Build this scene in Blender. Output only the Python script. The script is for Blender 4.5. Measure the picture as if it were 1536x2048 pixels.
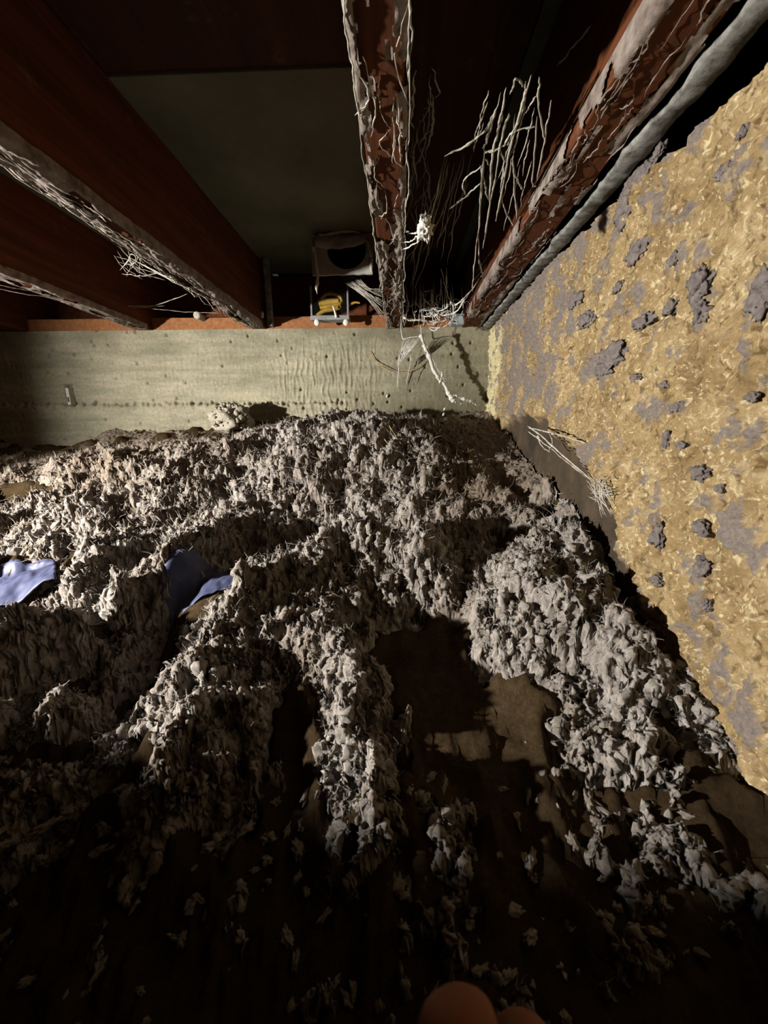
import bpy, bmesh, math, random
import numpy as np
from mathutils import Vector, Matrix

for o in list(bpy.data.objects):
    bpy.data.objects.remove(o)
SC = bpy.context.scene
COL = SC.collection
rng = np.random.default_rng(7)
random.seed(7)

# ------------------------------------------------------------------ camera
F, CX, CY = 740.0, 768.0, 1024.0           # focal length in pixels of the 1536x2048 frame
_d = np.array([(800 - CX) / F, (CY - 855) / F, 1.0]); _d /= np.linalg.norm(_d)
_z = np.array([0, _d[2], -_d[1]]); _z /= np.linalg.norm(_z)
_x = np.cross(_z, _d)
RC = np.array([_x, _d, _z])                # (right, up, forward) -> world
cam_d = bpy.data.cameras.new('camera')
cam_d.sensor_fit = 'VERTICAL'
cam_d.sensor_height = 36.0
cam_d.lens = 36.0 * F / 2048.0
cam_d.clip_start = 0.005
cam_d.dof.use_dof = True
cam_d.dof.focus_distance = 0.75
cam_d.dof.aperture_fstop = 14.0
cam = bpy.data.objects.new('camera', cam_d)
COL.objects.link(cam)
M3 = Matrix(((RC[0, 0], RC[0, 1], -RC[0, 2]), (RC[1, 0], RC[1, 1], -RC[1, 2]), (RC[2, 0], RC[2, 1], -RC[2, 2])))
cam.matrix_world = M3.to_4x4()
SC.camera = cam

# ------------------------------------------------------------------ world, lights, exposure
world = bpy.data.worlds.new('world')
SC.world = world
world.use_nodes = True
world.node_tree.nodes['Background'].inputs[0].default_value = (0, 0, 0, 1)
world.node_tree.nodes['Background'].inputs[1].default_value = 0.0


def spot(name, loc, target, energy, size_deg, blend, radius, color):
    l = bpy.data.lights.new(name, 'SPOT')
    l.energy = energy
    l.spot_size = math.radians(size_deg)
    l.spot_blend = blend
    l.shadow_soft_size = radius
    l.color = color
    o = bpy.data.objects.new(name, l)
    COL.objects.link(o)
    o.location = loc
    o.rotation_euler = (Vector(target) - Vector(loc)).to_track_quat('-Z', 'Y').to_euler()
    return o


TORCH = (-1.20, 0.10, 0.02)                # hand torch held off to the left of the frame, close to the ground
spot('torch_beam', TORCH, (0.15, 0.88, 0.00), 185.0, 122, 1.0, 0.018, (1.0, 0.96, 0.88))
SC.view_settings.view_transform = 'Standard'
SC.view_settings.look = 'None'
SC.view_settings.gamma = 1.0
SC.view_settings.exposure = 0.0
SC.view_settings.use_curve_mapping = False


# ------------------------------------------------------------------ helpers: space
def atY(px, py, Y):
    r = RC @ np.array([(px - CX) / F, (CY - py) / F, 1.0])
    return r * (Y / r[1])


def atX(px, py, X):
    r = RC @ np.array([(px - CX) / F, (CY - py) / F, 1.0])
    return r * (X / r[0])


def atZ(px, py, Z):
    r = RC @ np.array([(px - CX) / F, (CY - py) / F, 1.0])
    return r * (Z / r[2])


# ------------------------------------------------------------------ helpers: noise
def _hash(ix, iy, seed):
    h = (ix.astype(np.int64) * 374761393 + iy.astype(np.int64) * 668265263 + seed * 2147483647) & 0xFFFFFFFF
    h = ((h ^ (h >> 13)) * 1274126177) & 0xFFFFFFFF
    h = ((h ^ (h >> 16)) * 2246822519) & 0xFFFFFFFF
    return h ^ (h >> 15)


def perlin(x, y, seed=0):
    x = np.asarray(x, float); y = np.asarray(y, float)
    ix = np.floor(x); iy = np.floor(y)
    fx = x - ix; fy = y - iy
    ux = fx * fx * fx * (fx * (fx * 6 - 15) + 10); uy = fy * fy * fy * (fy * (fy * 6 - 15) + 10)

    def g(dx, dy):
        a = _hash(ix + dx, iy + dy, seed) * (2 * math.pi / 4294967296.0)
        return np.cos(a) * (fx - dx) + np.sin(a) * (fy - dy)
    a = g(0, 0); b = g(1, 0); c = g(0, 1); d = g(1, 1)
    return 1.4 * ((a * (1 - ux) + b * ux) * (1 - uy) + (c * (1 - ux) + d * ux) * uy)


def perlin3(x, y, z, seed=0):
    ix = np.floor(x); iy = np.floor(y); iz = np.floor(z)
    fx = x - ix; fy = y - iy; fz = z - iz
    ux = fx * fx * (3 - 2 * fx); uy = fy * fy * (3 - 2 * fy); uz = fz * fz * (3 - 2 * fz)
    r = 0
    for dx in (0, 1):
        for dy in (0, 1):
            for dz in (0, 1):
                h = _hash(ix + dx + 57 * (iz + dz), iy + dy + 131 * (iz + dz), seed)
                g = ((h & 1023) / 511.5 - 1) * (fx - dx) + (((h >> 10) & 1023) / 511.5 - 1) * (fy - dy) + (((h >> 20) & 1023) / 511.5 - 1) * (fz - dz)
                r = r + g * (ux if dx else 1 - ux) * (uy if dy else 1 - uy) * (uz if dz else 1 - uz)
    return r * 1.5


def fbm(x, y, seed=0, octv=4, gain=0.5):
    s = 0; a = 1.0; f = 1.0
    for i in range(octv):
        s = s + a * perlin(x * f, y * f, seed + i * 17)
        a *= gain; f *= 2.03
    return s


def ridged(x, y, seed=0, octv=3, gain=0.5):
    s = 0; a = 1.0; f = 1.0; t = 0
    for i in range(octv):
        s = s + a * (1 - 2.0 * np.abs(perlin(x * f, y * f, seed + i * 31)))
        t += a
        a *= gain; f *= 2.1
    return s / t


def worley(x, y, seed=0):
    ix = np.floor(x); iy = np.floor(y)
    best = np.full(np.shape(x), 9.0); bid = np.zeros(np.shape(x))
    for dx in (-1, 0, 1):
        for dy in (-1, 0, 1):
            cx = ix + dx; cy = iy + dy
            hx = _hash(cx, cy, seed) / 4294967296.0
            hy = _hash(cx, cy, seed + 101) / 4294967296.0
            d = (cx + hx - x) ** 2 + (cy + hy - y) ** 2
            m = d < best
            best = np.where(m, d, best)
            bid = np.where(m, _hash(cx, cy, seed + 202) / 4294967296.0, bid)
    return np.sqrt(best), bid


def sstep(a, b, x):
    t = np.clip((x - a) / (b - a), 0, 1)
    return t * t * (3 - 2 * t)


# ------------------------------------------------------------------ helpers: meshes
def mesh_obj(name, verts, faces, mat, parent=None, smooth=True, attrs=None):
    me = bpy.data.meshes.new(name)
    verts = np.asarray(verts, np.float32).reshape(-1, 3)
    if isinstance(faces, np.ndarray):
        n, k = faces.shape
        me.vertices.add(len(verts)); me.vertices.foreach_set('co', verts.ravel())
        me.loops.add(n * k); me.loops.foreach_set('vertex_index', faces.astype(np.int32).ravel())
        me.polygons.add(n)
        me.polygons.foreach_set('loop_start', np.arange(0, n * k, k, dtype=np.int32))
        me.update(calc_edges=True)
    else:
        me.from_pydata([tuple(map(float, v)) for v in verts], [], faces)
        me.update()
    if attrs:
        for an, av in attrs.items():
            at = me.attributes.new(an, 'FLOAT', 'POINT')
            at.data.foreach_set('value', np.asarray(av, np.float32).ravel())
    me.materials.append(mat)
    if smooth:
        me.shade_smooth()
    o = bpy.data.objects.new(name, me)
    COL.objects.link(o)
    if parent is not None:
        o.parent = parent
    return o


def bm_obj(name, bm, mat, parent=None, smooth=False):
    me = bpy.data.meshes.new(name)
    bmesh.ops.recalc_face_normals(bm, faces=bm.faces)
    bm.to_mesh(me); bm.free()
    me.materials.append(mat)
    if smooth:
        me.shade_smooth()
    o = bpy.data.objects.new(name, me)
    COL.objects.link(o)
    if parent is not None:
        o.parent = parent
    return o


def grid_faces(nr, nc):
    i = np.arange(nr - 1)[:, None] * nc + np.arange(nc - 1)[None, :]
    return np.stack([i, i + 1, i + nc + 1, i + nc], -1).reshape(-1, 4)


def box_bm(x0, x1, y0, y1, z0, z1, bevel=0.0, cuts=0, wob=0.0, seed=0):
    bm = bmesh.new()
    bmesh.ops.create_cube(bm, size=1.0)
    for v in bm.verts:
        v.co = Vector((x0 + (v.co.x + .5) * (x1 - x0), y0 + (v.co.y + .5) * (y1 - y0), z0 + (v.co.z + .5) * (z1 - z0)))
    if bevel:
        bmesh.ops.bevel(bm, geom=list(bm.edges), offset=bevel, segments=2, affect='EDGES', profile=.6)
    if cuts:
        L = max((x1 - x0, 'x'), (y1 - y0, 'y'), (z1 - z0, 'z'))[1]
        es = [e for e in bm.edges if abs(getattr((e.verts[0].co - e.verts[1].co).normalized(), L)) > .99]
        bmesh.ops.subdivide_edges(bm, edges=es, cuts=cuts, use_grid_fill=True)
        r = random.Random(seed)
        if wob:
            from mathutils import noise
            for v in bm.verts:
                n = noise.noise_vector(v.co * 9 + Vector((seed, seed, seed)))
                v.co += Vector((n.x, 0 if L == 'y' else n.y, n.z)) * wob
    return bm


def ico_np(sub):
    bm = bmesh.new(); bmesh.ops.create_icosphere(bm, subdivisions=sub, radius=1.0)
    v = np.array([x.co[:] for x in bm.verts]); f = np.array([[q.index for q in x.verts] for x in bm.faces])
    bm.free()
    return v, f


def tube_data(lines, sides=5):
    """lines: list of (points Nx3, radii N). Returns verts, quad faces of all tubes (closed tips by taper)."""
    V = []; Fq = []; off = 0
    ang = np.arange(sides) * 2 * math.pi / sides
    for P, Rr in lines:
        P = np.asarray(P, float); n = len(P)
        Rr = np.broadcast_to(np.asarray(Rr, float), (n,))
        T = np.gradient(P, axis=0); T /= np.linalg.norm(T, axis=1)[:, None] + 1e-12
        ref = np.where(np.abs(T[:, 2:3]) < .8, np.array([[0, 0, 1.]]), np.array([[1., 0, 0]]))
        A = np.cross(T, ref); A /= np.linalg.norm(A, axis=1)[:, None] + 1e-12
        B = np.cross(T, A)
        ring = P[:, None, :] + Rr[:, None, None] * (np.cos(ang)[None, :, None] * A[:, None, :] + np.sin(ang)[None, :, None] * B[:, None, :])
        V.append(ring.reshape(-1, 3))
        i = np.arange(n - 1)[:, None] * sides; j = np.arange(sides)[None, :]; k = (j + 1) % sides
        Fq.append(np.stack([i + j, i + k, i + sides + k, i + sides + j], -1).reshape(-1, 4) + off)
        off += n * sides
    return np.concatenate(V), np.concatenate(Fq)


def spline(pts, n):
    """Catmull-Rom through pts (Mx3) -> n points"""
    P = np.asarray(pts, float)
    if len(P) == 2:
        t = np.linspace(0, 1, n)[:, None]
        return P[0] * (1 - t) + P[1] * t
    Q = np.vstack([2 * P[0] - P[1], P, 2 * P[-1] - P[-2]])
    m = len(P) - 1
    u = np.linspace(0, m - 1e-6, n); k = u.astype(int); t = (u - k)[:, None]
    a, b, c, d = Q[k], Q[k + 1], Q[k + 2], Q[k + 3]
    return .5 * ((2 * b) + (-a + c) * t + (2 * a - 5 * b + 4 * c - d) * t * t + (-a + 3 * b - 3 * c + d) * t ** 3)


def strand(pts, r, n=22, jit=0.0015, lump=0.45, taper=True):
    P = spline(pts, n)
    s = rng.integers(0, 10000)
    t = np.linspace(0, 6, n)
    for k in range(3):
        P[:, k] += jit * (perlin(t, np.full(n, .3 + k), s + k) + .5 * perlin(t * 3, np.full(n, .7 + k), s + 9 + k))
    R = r * (1 + lump * 1.6 * perlin(t * 3.3, np.full(n, .5), s + 20))
    R = np.clip(R, r * .35, r * 2.5)
    if taper:
        e = np.minimum(np.arange(n), np.arange(n)[::-1]) / 3.0
        R = R * np.clip(e + .15, 0, 1)
    return P, R


def pix(*pts):
    return [atY(*p) for p in pts]


def tag(o, label, cat, group=None, kind=None):
    o['label'] = label
    o['category'] = cat
    if group:
        o['group'] = group
    if kind:
        o['kind'] = kind
    return o


def empty(name, loc=(0, 0, 0)):
    o = bpy.data.objects.new(name, None)
    COL.objects.link(o)
    o.location = loc
    return o


# ------------------------------------------------------------------ materials
def new_mat(name, rough=0.9, color=(.5, .5, .5)):
    m = bpy.data.materials.new(name)
    m.use_nodes = True
    b = m.node_tree.nodes['Principled BSDF']
    b.inputs['Roughness'].default_value = rough
    b.inputs['Base Color'].default_value = (*color, 1)
    b.inputs['Specular IOR Level'].default_value = 0.15
    return m, m.node_tree.nodes, m.node_tree.links, b


def n_noise(N, L, scale, detail=6, rough=.6, vec=None, dist=0.0):
    n = N.new('ShaderNodeTexNoise')
    n.inputs['Scale'].default_value = scale
    n.inputs['Detail'].default_value = detail
    n.inputs['Roughness'].default_value = rough
    n.inputs['Distortion'].default_value = dist
    if vec is not None:
        L.new(vec, n.inputs['Vector'])
    return n.outputs['Fac']


def n_ramp(N, L, fac, stops):
    r = N.new('ShaderNodeValToRGB')
    e = r.color_ramp.elements
    while len(e) < len(stops):
        e.new(.5)
    for k, (p, c) in enumerate(stops):
        e[k].position = p
        e[k].color = (*c, 1) if not np.isscalar(c) else (c, c, c, 1)
    L.new(fac, r.inputs['Fac'])
    return r.outputs['Color']


def n_mix(N, L, fac, a, b, mode='MIX'):
    m = N.new('ShaderNodeMix'); m.data_type = 'RGBA'; m.blend_type = mode
    for s, v in ((0, fac), (6, a), (7, b)):
        if isinstance(v, (int, float)):
            m.inputs[s].default_value = v
        elif isinstance(v, tuple):
            m.inputs[s].default_value = (*v, 1)
        else:
            L.new(v, m.inputs[s])
    return m.outputs[2]


def n_coord(N, L, scale=(1, 1, 1)):
    t = N.new('ShaderNodeTexCoord'); mp = N.new('ShaderNodeMapping')
    mp.inputs['Scale'].default_value = scale
    L.new(t.outputs['Object'], mp.inputs['Vector'])
    return mp.outputs['Vector']


def n_attr(N, name):
    a = N.new('ShaderNodeAttribute'); a.attribute_name = name
    return a.outputs['Fac']


def n_bump(N, L, b, height, strength, dist):
    k = N.new('ShaderNodeBump')
    k.inputs['Strength'].default_value = strength
    k.inputs['Distance'].default_value = dist
    L.new(height, k.inputs['Height'])
    L.new(k.outputs['Normal'], b.inputs['Normal'])


def fluff_mat():
    m, N, L, b = new_mat('insulation_fluff', 1.0)
    v = n_coord(N, L)
    big = n_ramp(N, L, n_noise(N, L, 9, 4, .6, v), [(.38, (.50, .452, .415)), (.62, (.36, .31, .272))])
    fine = n_ramp(N, L, n_noise(N, L, 160, 6, .7, v), [(.30, .45), (.62, 1.0)])
    c = n_mix(N, L, 1.0, big, fine, 'MULTIPLY')
    tan = n_attr(N, 'tan')
    c = n_mix(N, L, tan, c, n_mix(N, L, .6, c, (.19, .135, .085)))
    L.new(c, b.inputs['Base Color'])
    b.inputs['Specular IOR Level'].default_value = 0.0
    b.inputs['Subsurface Weight'].default_value = 0.6
    b.inputs['Subsurface Radius'].default_value = (1.0, .85, .7)
    b.inputs['Subsurface Scale'].default_value = 0.0035
    n_bump(N, L, b, n_noise(N, L, 420, 6, .8, v, 1.2), 1.0, .0025)
    return m


def dirt_mat():
    m, N, L, b = new_mat('brown_soil', 1.0)
    v = n_coord(N, L)
    c = n_ramp(N, L, n_noise(N, L, 14, 8, .65, v), [(.3, (.048, .031, .016)), (.55, (.085, .055, .028)), (.75, (.135, .092, .052))])
    f = n_ramp(N, L, n_noise(N, L, 220, 5, .75, v), [(.3, .55), (.65, 1.1)])
    L.new(n_mix(N, L, 1.0, c, f, 'MULTIPLY'), b.inputs['Base Color'])
    b.inputs['Specular IOR Level'].default_value = 0.05
    n_bump(N, L, b, n_noise(N, L, 300, 7, .8, v), 1.0, .004)
    return m


def concrete_mat():
    m, N, L, b = new_mat('grey_green_concrete', .95)
    v = n_coord(N, L)
    vs = n_coord(N, L, (1.2, 1, 9))
    c = n_ramp(N, L, n_noise(N, L, 5, 7, .6, v), [(.3, (.225, .203, .150)), (.5, (.305, .276, .205)), (.72, (.39, .358, .272))])
    s = n_ramp(N, L, n_noise(N, L, 4.5, 6, .6, vs), [(.32, (.62, .66, .62)), (.6, (1.0, 1.0, .97)), (.8, (1.15, 1.12, 1.02))])
    c = n_mix(N, L, .85, c, n_mix(N, L, 1.0, c, s, 'MULTIPLY'))
    f = n_ramp(N, L, n_noise(N, L, 130, 5, .7, v), [(.3, .72), (.65, 1.08)])
    c = n_mix(N, L, 1.0, c, f, 'MULTIPLY')
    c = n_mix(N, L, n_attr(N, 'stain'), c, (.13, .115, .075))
    L.new(c, b.inputs['Base Color'])
    n_bump(N, L, b, n_noise(N, L, 260, 6, .7, v), .5, .001)
    return m


def foam_mat():
    m, N, L, b = new_mat('yellow_rough_plaster', .9)
    v = n_coord(N, L)
    c = n_ramp(N, L, n_noise(N, L, 18, 7, .65, v), [(.3, (.185, .122, .054)), (.5, (.295, .205, .098)), (.7, (.40, .298, .160))])
    k1 = n_ramp(N, L, n_noise(N, L, 46, 5, .62, v, 1.6), [(.54, 0.0), (.62, 1.0)])
    c = n_mix(N, L, n_mix(N, L, .25, (0., 0., 0.), k1), c, (.66, .55, .34))
    k1b = n_ramp(N, L, n_noise(N, L, 75, 5, .6, v, 2.5), [(.57, 0.0), (.63, .75)])
    c = n_mix(N, L, k1b, c, (.62, .52, .33))
    k2 = n_ramp(N, L, n_noise(N, L, 62, 6, .66, n_coord(N, L, (1, 1.3, 1)), 1.2), [(.37, .85), (.46, 0.0)])
    c = n_mix(N, L, k2, c, (.115, .072, .030))
    f = n_ramp(N, L, n_noise(N, L, 190, 5, .7, v), [(.28, .70), (.62, 1.08)])
    c = n_mix(N, L, 1.0, c, f, 'MULTIPLY')
    c = n_mix(N, L, n_attr(N, 'pale'), c, (.60, .53, .31))
    d = n_ramp(N, L, n_noise(N, L, 260, 4, .7, v), [(.3, (.12, .10, .094)), (.7, (.225, .192, .178))])
    c = n_mix(N, L, n_attr(N, 'dust'), c, d)
    c = n_mix(N, L, n_attr(N, 'bare'), c, n_ramp(N, L, n_noise(N, L, 14, 7, .7, v), [(.35, (.034, .028, .019)), (.7, (.095, .066, .045))]))  # bare foot colour, darkened to carry the shadow of the insulation heap
    L.new(c, b.inputs['Base Color'])
    n_bump(N, L, b, n_noise(N, L, 420, 6, .75, v, 1.0), .8, .0014)
    return m


def wood_mat(name, dark, mid, dust=.25):
    m, N, L, b = new_mat(name, .8)
    v = n_coord(N, L, (14, 1, 14)); vo = n_coord(N, L)
    c = n_ramp(N, L, n_noise(N, L, 5, 8, .6, v, .6), [(.3, dark), (.7, mid)])
    k = n_ramp(N, L, n_noise(N, L, 26, 7, .7, vo), [(.58, 0.0), (.75, dust)])
    c = n_mix(N, L, k, c, (.26, .215, .19))
    L.new(c, b.inputs['Base Color'])
    n_bump(N, L, b, n_noise(N, L, 9, 6, .7, v), .4, .002)
    return m


def plain(name, c1, c2, scale=40, rough=.85, bump=.4, metal=0.0):
    m, N, L, b = new_mat(name, rough)
    v = n_coord(N, L)
    L.new(n_ramp(N, L, n_noise(N, L, scale, 6, .65, v), [(.32, c1), (.68, c2)]), b.inputs['Base Color'])
    b.inputs['Metallic'].default_value = metal
    n_bump(N, L, b, n_noise(N, L, scale * 6, 5, .7, v), bump, .001)
    return m


def film_mat(name, col, cover, scale, stretch=(1, 1, 1)):
    m, N, L, b = new_mat(name, .95, col)
    v = n_coord(N, L, stretch)
    a = n_ramp(N, L, n_noise(N, L, scale, 8, .75, v, .8), [(cover - .12, 0.0), (cover + .12, .85)])
    sp = N.new('ShaderNodeSeparateColor'); L.new(a, sp.inputs[0])
    L.new(sp.outputs[0], b.inputs['Alpha'])
    return m


MAT = dict(
    fluff=fluff_mat(), dirt=dirt_mat(), concrete=concrete_mat(), foam=foam_mat(),
    joist=wood_mat('red_brown_joist', (.050, .015, .006), (.115, .036, .012)),
    sill=wood_mat('orange_brown_sill', (.17, .07, .028), (.30, .13, .053), .5),
    subfloor=plain('green_grey_panel', (.10, .104, .074), (.175, .175, .125), 6, .9, .2),
    board=wood_mat('brown_subfloor_board', (.035, .014, .007), (.075, .030, .013), .2),
    strip=plain('dusty_grey_strip', (.06, .058, .052), (.30, .295, .275), 70, .8, .5),
    web=plain('white_web', (.48, .465, .42), (.68, .66, .61), 90, .95, .3),
    webdusty=plain('dusty_web', (.28, .26, .22), (.48, .45, .39), 90, 1.0, .3),
    dustlayer=plain('mauve_dust', (.09, .062, .050), (.30, .255, .225), 60, 1.0, .7),
    lint=plain('mauve_grey_lint', (.11, .092, .088), (.225, .192, .18), 180, 1.0, .9),
    film=film_mat('web_film', (.75, .73, .68), .52, 60),
    paper=plain('grey_paper', (.20, .195, .17), (.36, .345, .305), 22, .9, .4),
    black=plain('near_black', (.006, .006, .006), (.012, .012, .012), 20, 1.0, .1),  # near-black inside of the duct tube
    metal=plain('dull_metal', (.15, .155, .15), (.26, .26, .25), 60, .6, .2, .2),
    white=plain('chalky_white', (.52, .50, .47), (.68, .67, .63), 60, .7, .2),
    yellow=plain('yellow_strip', (.20, .12, .018), (.34, .22, .04), 50, .6, .2),
    rubble=plain('pale_rubble', (.22, .195, .15), (.40, .37, .30), 120, 1.0, 1.0),
    root=plain('dark_brown_bark', (.045, .030, .018), (.095, .065, .04), 60, .9, .6),
    straw=plain('tan_straw', (.30, .20, .09), (.48, .34, .16), 60, .8, .3),
    skin=plain('skin', (.20, .07, .028), (.24, .085, .034), 25, .55, .2),
    cap=plain('pale_blue_plastic', (.22, .25, .26), (.34, .37, .38), 40, .5, .2),
    nail=plain('fingernail', (.28, .13, .07), (.32, .15, .08), 25, .35, .1),
)
mb, Nn, Ll, bb = new_mat('blue_plastic_sheet', .45)
Ll.new(n_ramp(Nn, Ll, n_noise(Nn, Ll, 35, 6, .6, n_coord(Nn, Ll)), [(.3, (.045, .050, .105)), (.7, (.095, .105, .19))]), bb.inputs['Base Color'])
MAT['blue'] = mb
mc, Nn, Ll, bb = new_mat('clear_plastic', .15, (.9, .92, .9))
bb.inputs['Transmission Weight'].default_value = .95
bb.inputs['IOR'].default_value = 1.1
bb.inputs['Alpha'].default_value = .04
MAT['clear'] = mc

# ------------------------------------------------------------------ dimensions of the crawl space (metres)
YB = 1.20          # concrete wall face
XR = 0.27          # yellow wall face
HJ = 0.291         # underside of the joists
HT = 0.475         # underside of the subfloor
XL, YN = -2.0, -0.55

# ------------------------------------------------------------------ ground shape: surveyed points (pixel, distance) -> height, fluff cover
CP = [  # px, py, Y, cover
    (0, 880, 1.19, .5), (200, 864, 1.19, .5), (400, 854, 1.19, .5), (600, 832, 1.19, .4), (800, 824, 1.19, .6), (950, 815, 1.19, .8),
    (0, 915, 1.03, .6), (250, 890, 1.03, .6), (450, 868, 1.04, .5), (620, 842, 1.04, .8), (850, 846, 1.05, .9), (975, 845, 1.02, .9),
    (740, 828, .98, 1), (600, 872, .90, 1), (700, 895, .83, 1), (560, 935, .77, 1), (800, 915, .80, 1), (900, 905, .82, 1), (965, 905, .83, 1),
    (985, 965, .72, 1), (540, 1015, .695, 1), (640, 1040, .67, 1), (760, 1052, .64, .9), (900, 1035, .64, 1), (1010, 1040, .60, 1),
    (480, 960, .76, 1), (420, 930, .82, 1), (450, 1000, .715, 1),
    (700, 1080, .540, 1), (780, 1085, .56, .8), (850, 1115, .508, 1), (620, 1130, .50, 1), (560, 1170, .48, 1), (900, 1110, .54, .9),
    (850, 1220, .475, .5), (760, 1230, .465, .6), (900, 1250, .45, .0), (850, 1300, .405, -.25), (780, 1330, .385, -.2), (850, 1370, .36, -.3), (960, 1400, .345, -.2),
    (900, 1470, .30, -.1), (1050, 1500, .285, .0), (950, 1620, .24, .05), (1150, 1600, .245, .12), (850, 1550, .265, -.2), (1000, 1800, .19, .05), (700, 1800, .19, .12),
    (500, 1220, .435, 1), (440, 1260, .41, 1), (400, 1340, .355, 1), (350, 1430, .312, .95), (560, 1330, .365, .9), (650, 1300, .385, 1), (700, 1380, .332, 1), (700, 1480, .285, .95),
    (740, 1560, .25, .7), (770, 1640, .222, .55), (470, 1480, .295, .8), (480, 1590, .25, .65), (340, 1640, .23, .6), (580, 1440, .315, .1), (590, 1560, .262, -.1),
    (300, 1260, .44, .6), (330, 1330, .40, .6), (240, 1400, .355, .55), (200, 1290, .42, .1), (60, 1340, .40, .3), (425, 1162, .485, -.12), (365, 1188, .467, -.12), (340, 1150, .51, .7), (470, 1105, .56, .7), (300, 1190, .48, .8), (420, 1215, .45, .6), (500, 1150, .505, .8),
    (0, 1275, .368, 1), (60, 1255, .378, 1), (150, 1195, .407, 1), (230, 1155, .437, 1), (330, 1112, .492, 1), (430, 1072, .547, 1), (90, 1185, .445, 1), (170, 1125, .50, 1), (300, 1080, .565, 1), (420, 1045, .605, 1), (280, 1205, .46, .6), (130, 1310, .385, .5),
    (30, 1170, .475, -.05), (110, 1135, .505, .1), (0, 1090, .585, .8), (120, 1065, .60, .9), (300, 1030, .63, 1), (100, 1000, .69, .9), (300, 985, .71, 1),
    (240, 1005, .75, .5), (180, 1010, .735, .6), (520, 1085, .60, .6), (600, 1075, .61, .8), (760, 1066, .625, .8), (860, 1066, .61, .9), (940, 1090, .585, .8), (1000, 1075, .58, .9), (60, 960, .77, .5), (200, 945, .81, .8), (330, 925, .84, .8), (0, 1010, .72, .5),
    (0, 1480, .295, .7), (100, 1440, .31, .7), (0, 1600, .25, .75), (60, 1690, .217, .7), (200, 1600, .247, .2), (200, 1800, .19, .12), (0, 1850, .18, .15), (400, 1800, .19, .15),
    (1000, 1115, .525, 1), (950, 1170, .48, .9), (1080, 1085, .545, 1), (1190, 1115, .47, 1), (1040, 1200, .42, 1), (960, 1250, .425, .8), (1000, 1310, .37, .8),
    (1070, 1290, .37, 1), (1200, 1220, .38, 1), (1250, 1290, .345, 1), (1300, 1390, .300, .9), (1150, 1380, .325, .8), (1390, 1450, .275, .5), (1230, 1490, .28, .55),
    (1120, 985, .62, .8), (1050, 960, .70, .9), (1000, 900, .85, .9), (1180, 1060, .50, .7), (1280, 1180, .395, .7), (1450, 1600, .23, .2), (1300, 1600, .242, .3),
    (1390, 1720, .207, .4), (1200, 1800, .19, .15),
]
cp = []
for px, py, Y, c in CP:
    p = atY(px, py, Y)
    cp.append((p[0], p[1], p[2], c))
for X in (-2.1, -1.5, -1.0):
    cp += [(X, 1.19, -.05, .2), (X, .9, -.11, .4), (X, .6, -.19, .5), (X, .3, -.27, .5), (X, 0.05, -.33, .2)]
for X in (-2.1, -1.2, -.5, -.1, .3):
    cp += [(X, .05, -.345, .15), (X, -.25, -.36, .0), (X, -.6, -.37, .0)]
cp += [(-.60, .38, -.25, .7), (-.62, .30, -.25, .7), (-.62, .22, -.215, .7), (-.62, .18, -.19, .6), (-.62, .15, -.14, .6), (-.63, .10, -.045, .5), (-.64, .05, .01, .5), (-.66, -.08, .02, .5), (-.66, -.3, -.02, .4), (-1.0, .1, -.22, .4), (-1.0, -.2, -.22, .4)]  # unseen mound left of the frame, added to shade foreground and hand
cp = np.array(cp)


def rbf_fit(vals):
    d = np.linalg.norm(cp[:, None, :2] - cp[None, :, :2], axis=-1)
    A = np.sqrt(d * d + 0.02 ** 2) - np.eye(len(cp)) * 0.0015
    n = len(cp)
    B = np.zeros((n + 1, n + 1)); B[:n, :n] = -A; B[n, :n] = 1; B[:n, n] = 1
    return np.linalg.solve(B, np.append(vals, 0))


WH, WC = rbf_fit(cp[:, 2]), rbf_fit(cp[:, 3])


RIDGES = [  # crest or trough line (pixel, distance), half width, height
    ([(-60, 1290, .36), (0, 1265, .375), (150, 1190, .41), (300, 1120, .49), (450, 1060, .57)], .026, .030),
    ([(0, 1080, .60), (150, 1040, .65), (300, 990, .72), (450, 920, .83)], .030, .026),
    ([(610, 960, .75), (700, 910, .82), (800, 900, .83)], .075, .040),
    ([(500, 1190, .47), (600, 1140, .505), (700, 1085, .545), (850, 1112, .515)], .028, .028),
    ([(1070, 1100, .53), (1050, 1210, .415), (1150, 1260, .375), (1270, 1310, .335)], .030, .026),
    ([(480, 1240, .43), (400, 1340, .36), (350, 1430, .315), (340, 1620, .235)], .022, .020),
    ([(650, 1290, .39), (700, 1400, .325), (700, 1490, .285), (755, 1610, .23)], .018, .020),
    ([(0, 1480, .295), (60, 1560, .262), (0, 1700, .21)], .025, .015),
    ([(20, 1345, .39), (230, 1262, .43), (350, 1205, .47), (450, 1140, .515)], .022, -.030),
    ([(-40, 1160, .50), (100, 1120, .53), (220, 1080, .575), (400, 1010, .66)], .022, -.024),
    ([(510, 1085, .59), (620, 1072, .615), (760, 1062, .63), (900, 1070, .605), (1020, 1050, .60)], .026, -.034),
    ([(1000, 940, .77), (1110, 1010, .60), (1230, 1105, .46), (1330, 1260, .345)], .022, -.034),
    ([(575, 1400, .33), (575, 1600, .25)], .020, -.012),
    ([(930, 1130, .525), (915, 1230, .46)], .016, -.024),
    ([(220, 1005, .745), (270, 995, .75)], .030, -.040), ([(60, 965, .77), (0, 985, .74)], .035, -.035),
    ([(520, 1300, .385), (560, 1290, .39)], .016, -.020), ([(1120, 1330, .345), (1160, 1340, .34)], .014, -.020),
]


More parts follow.
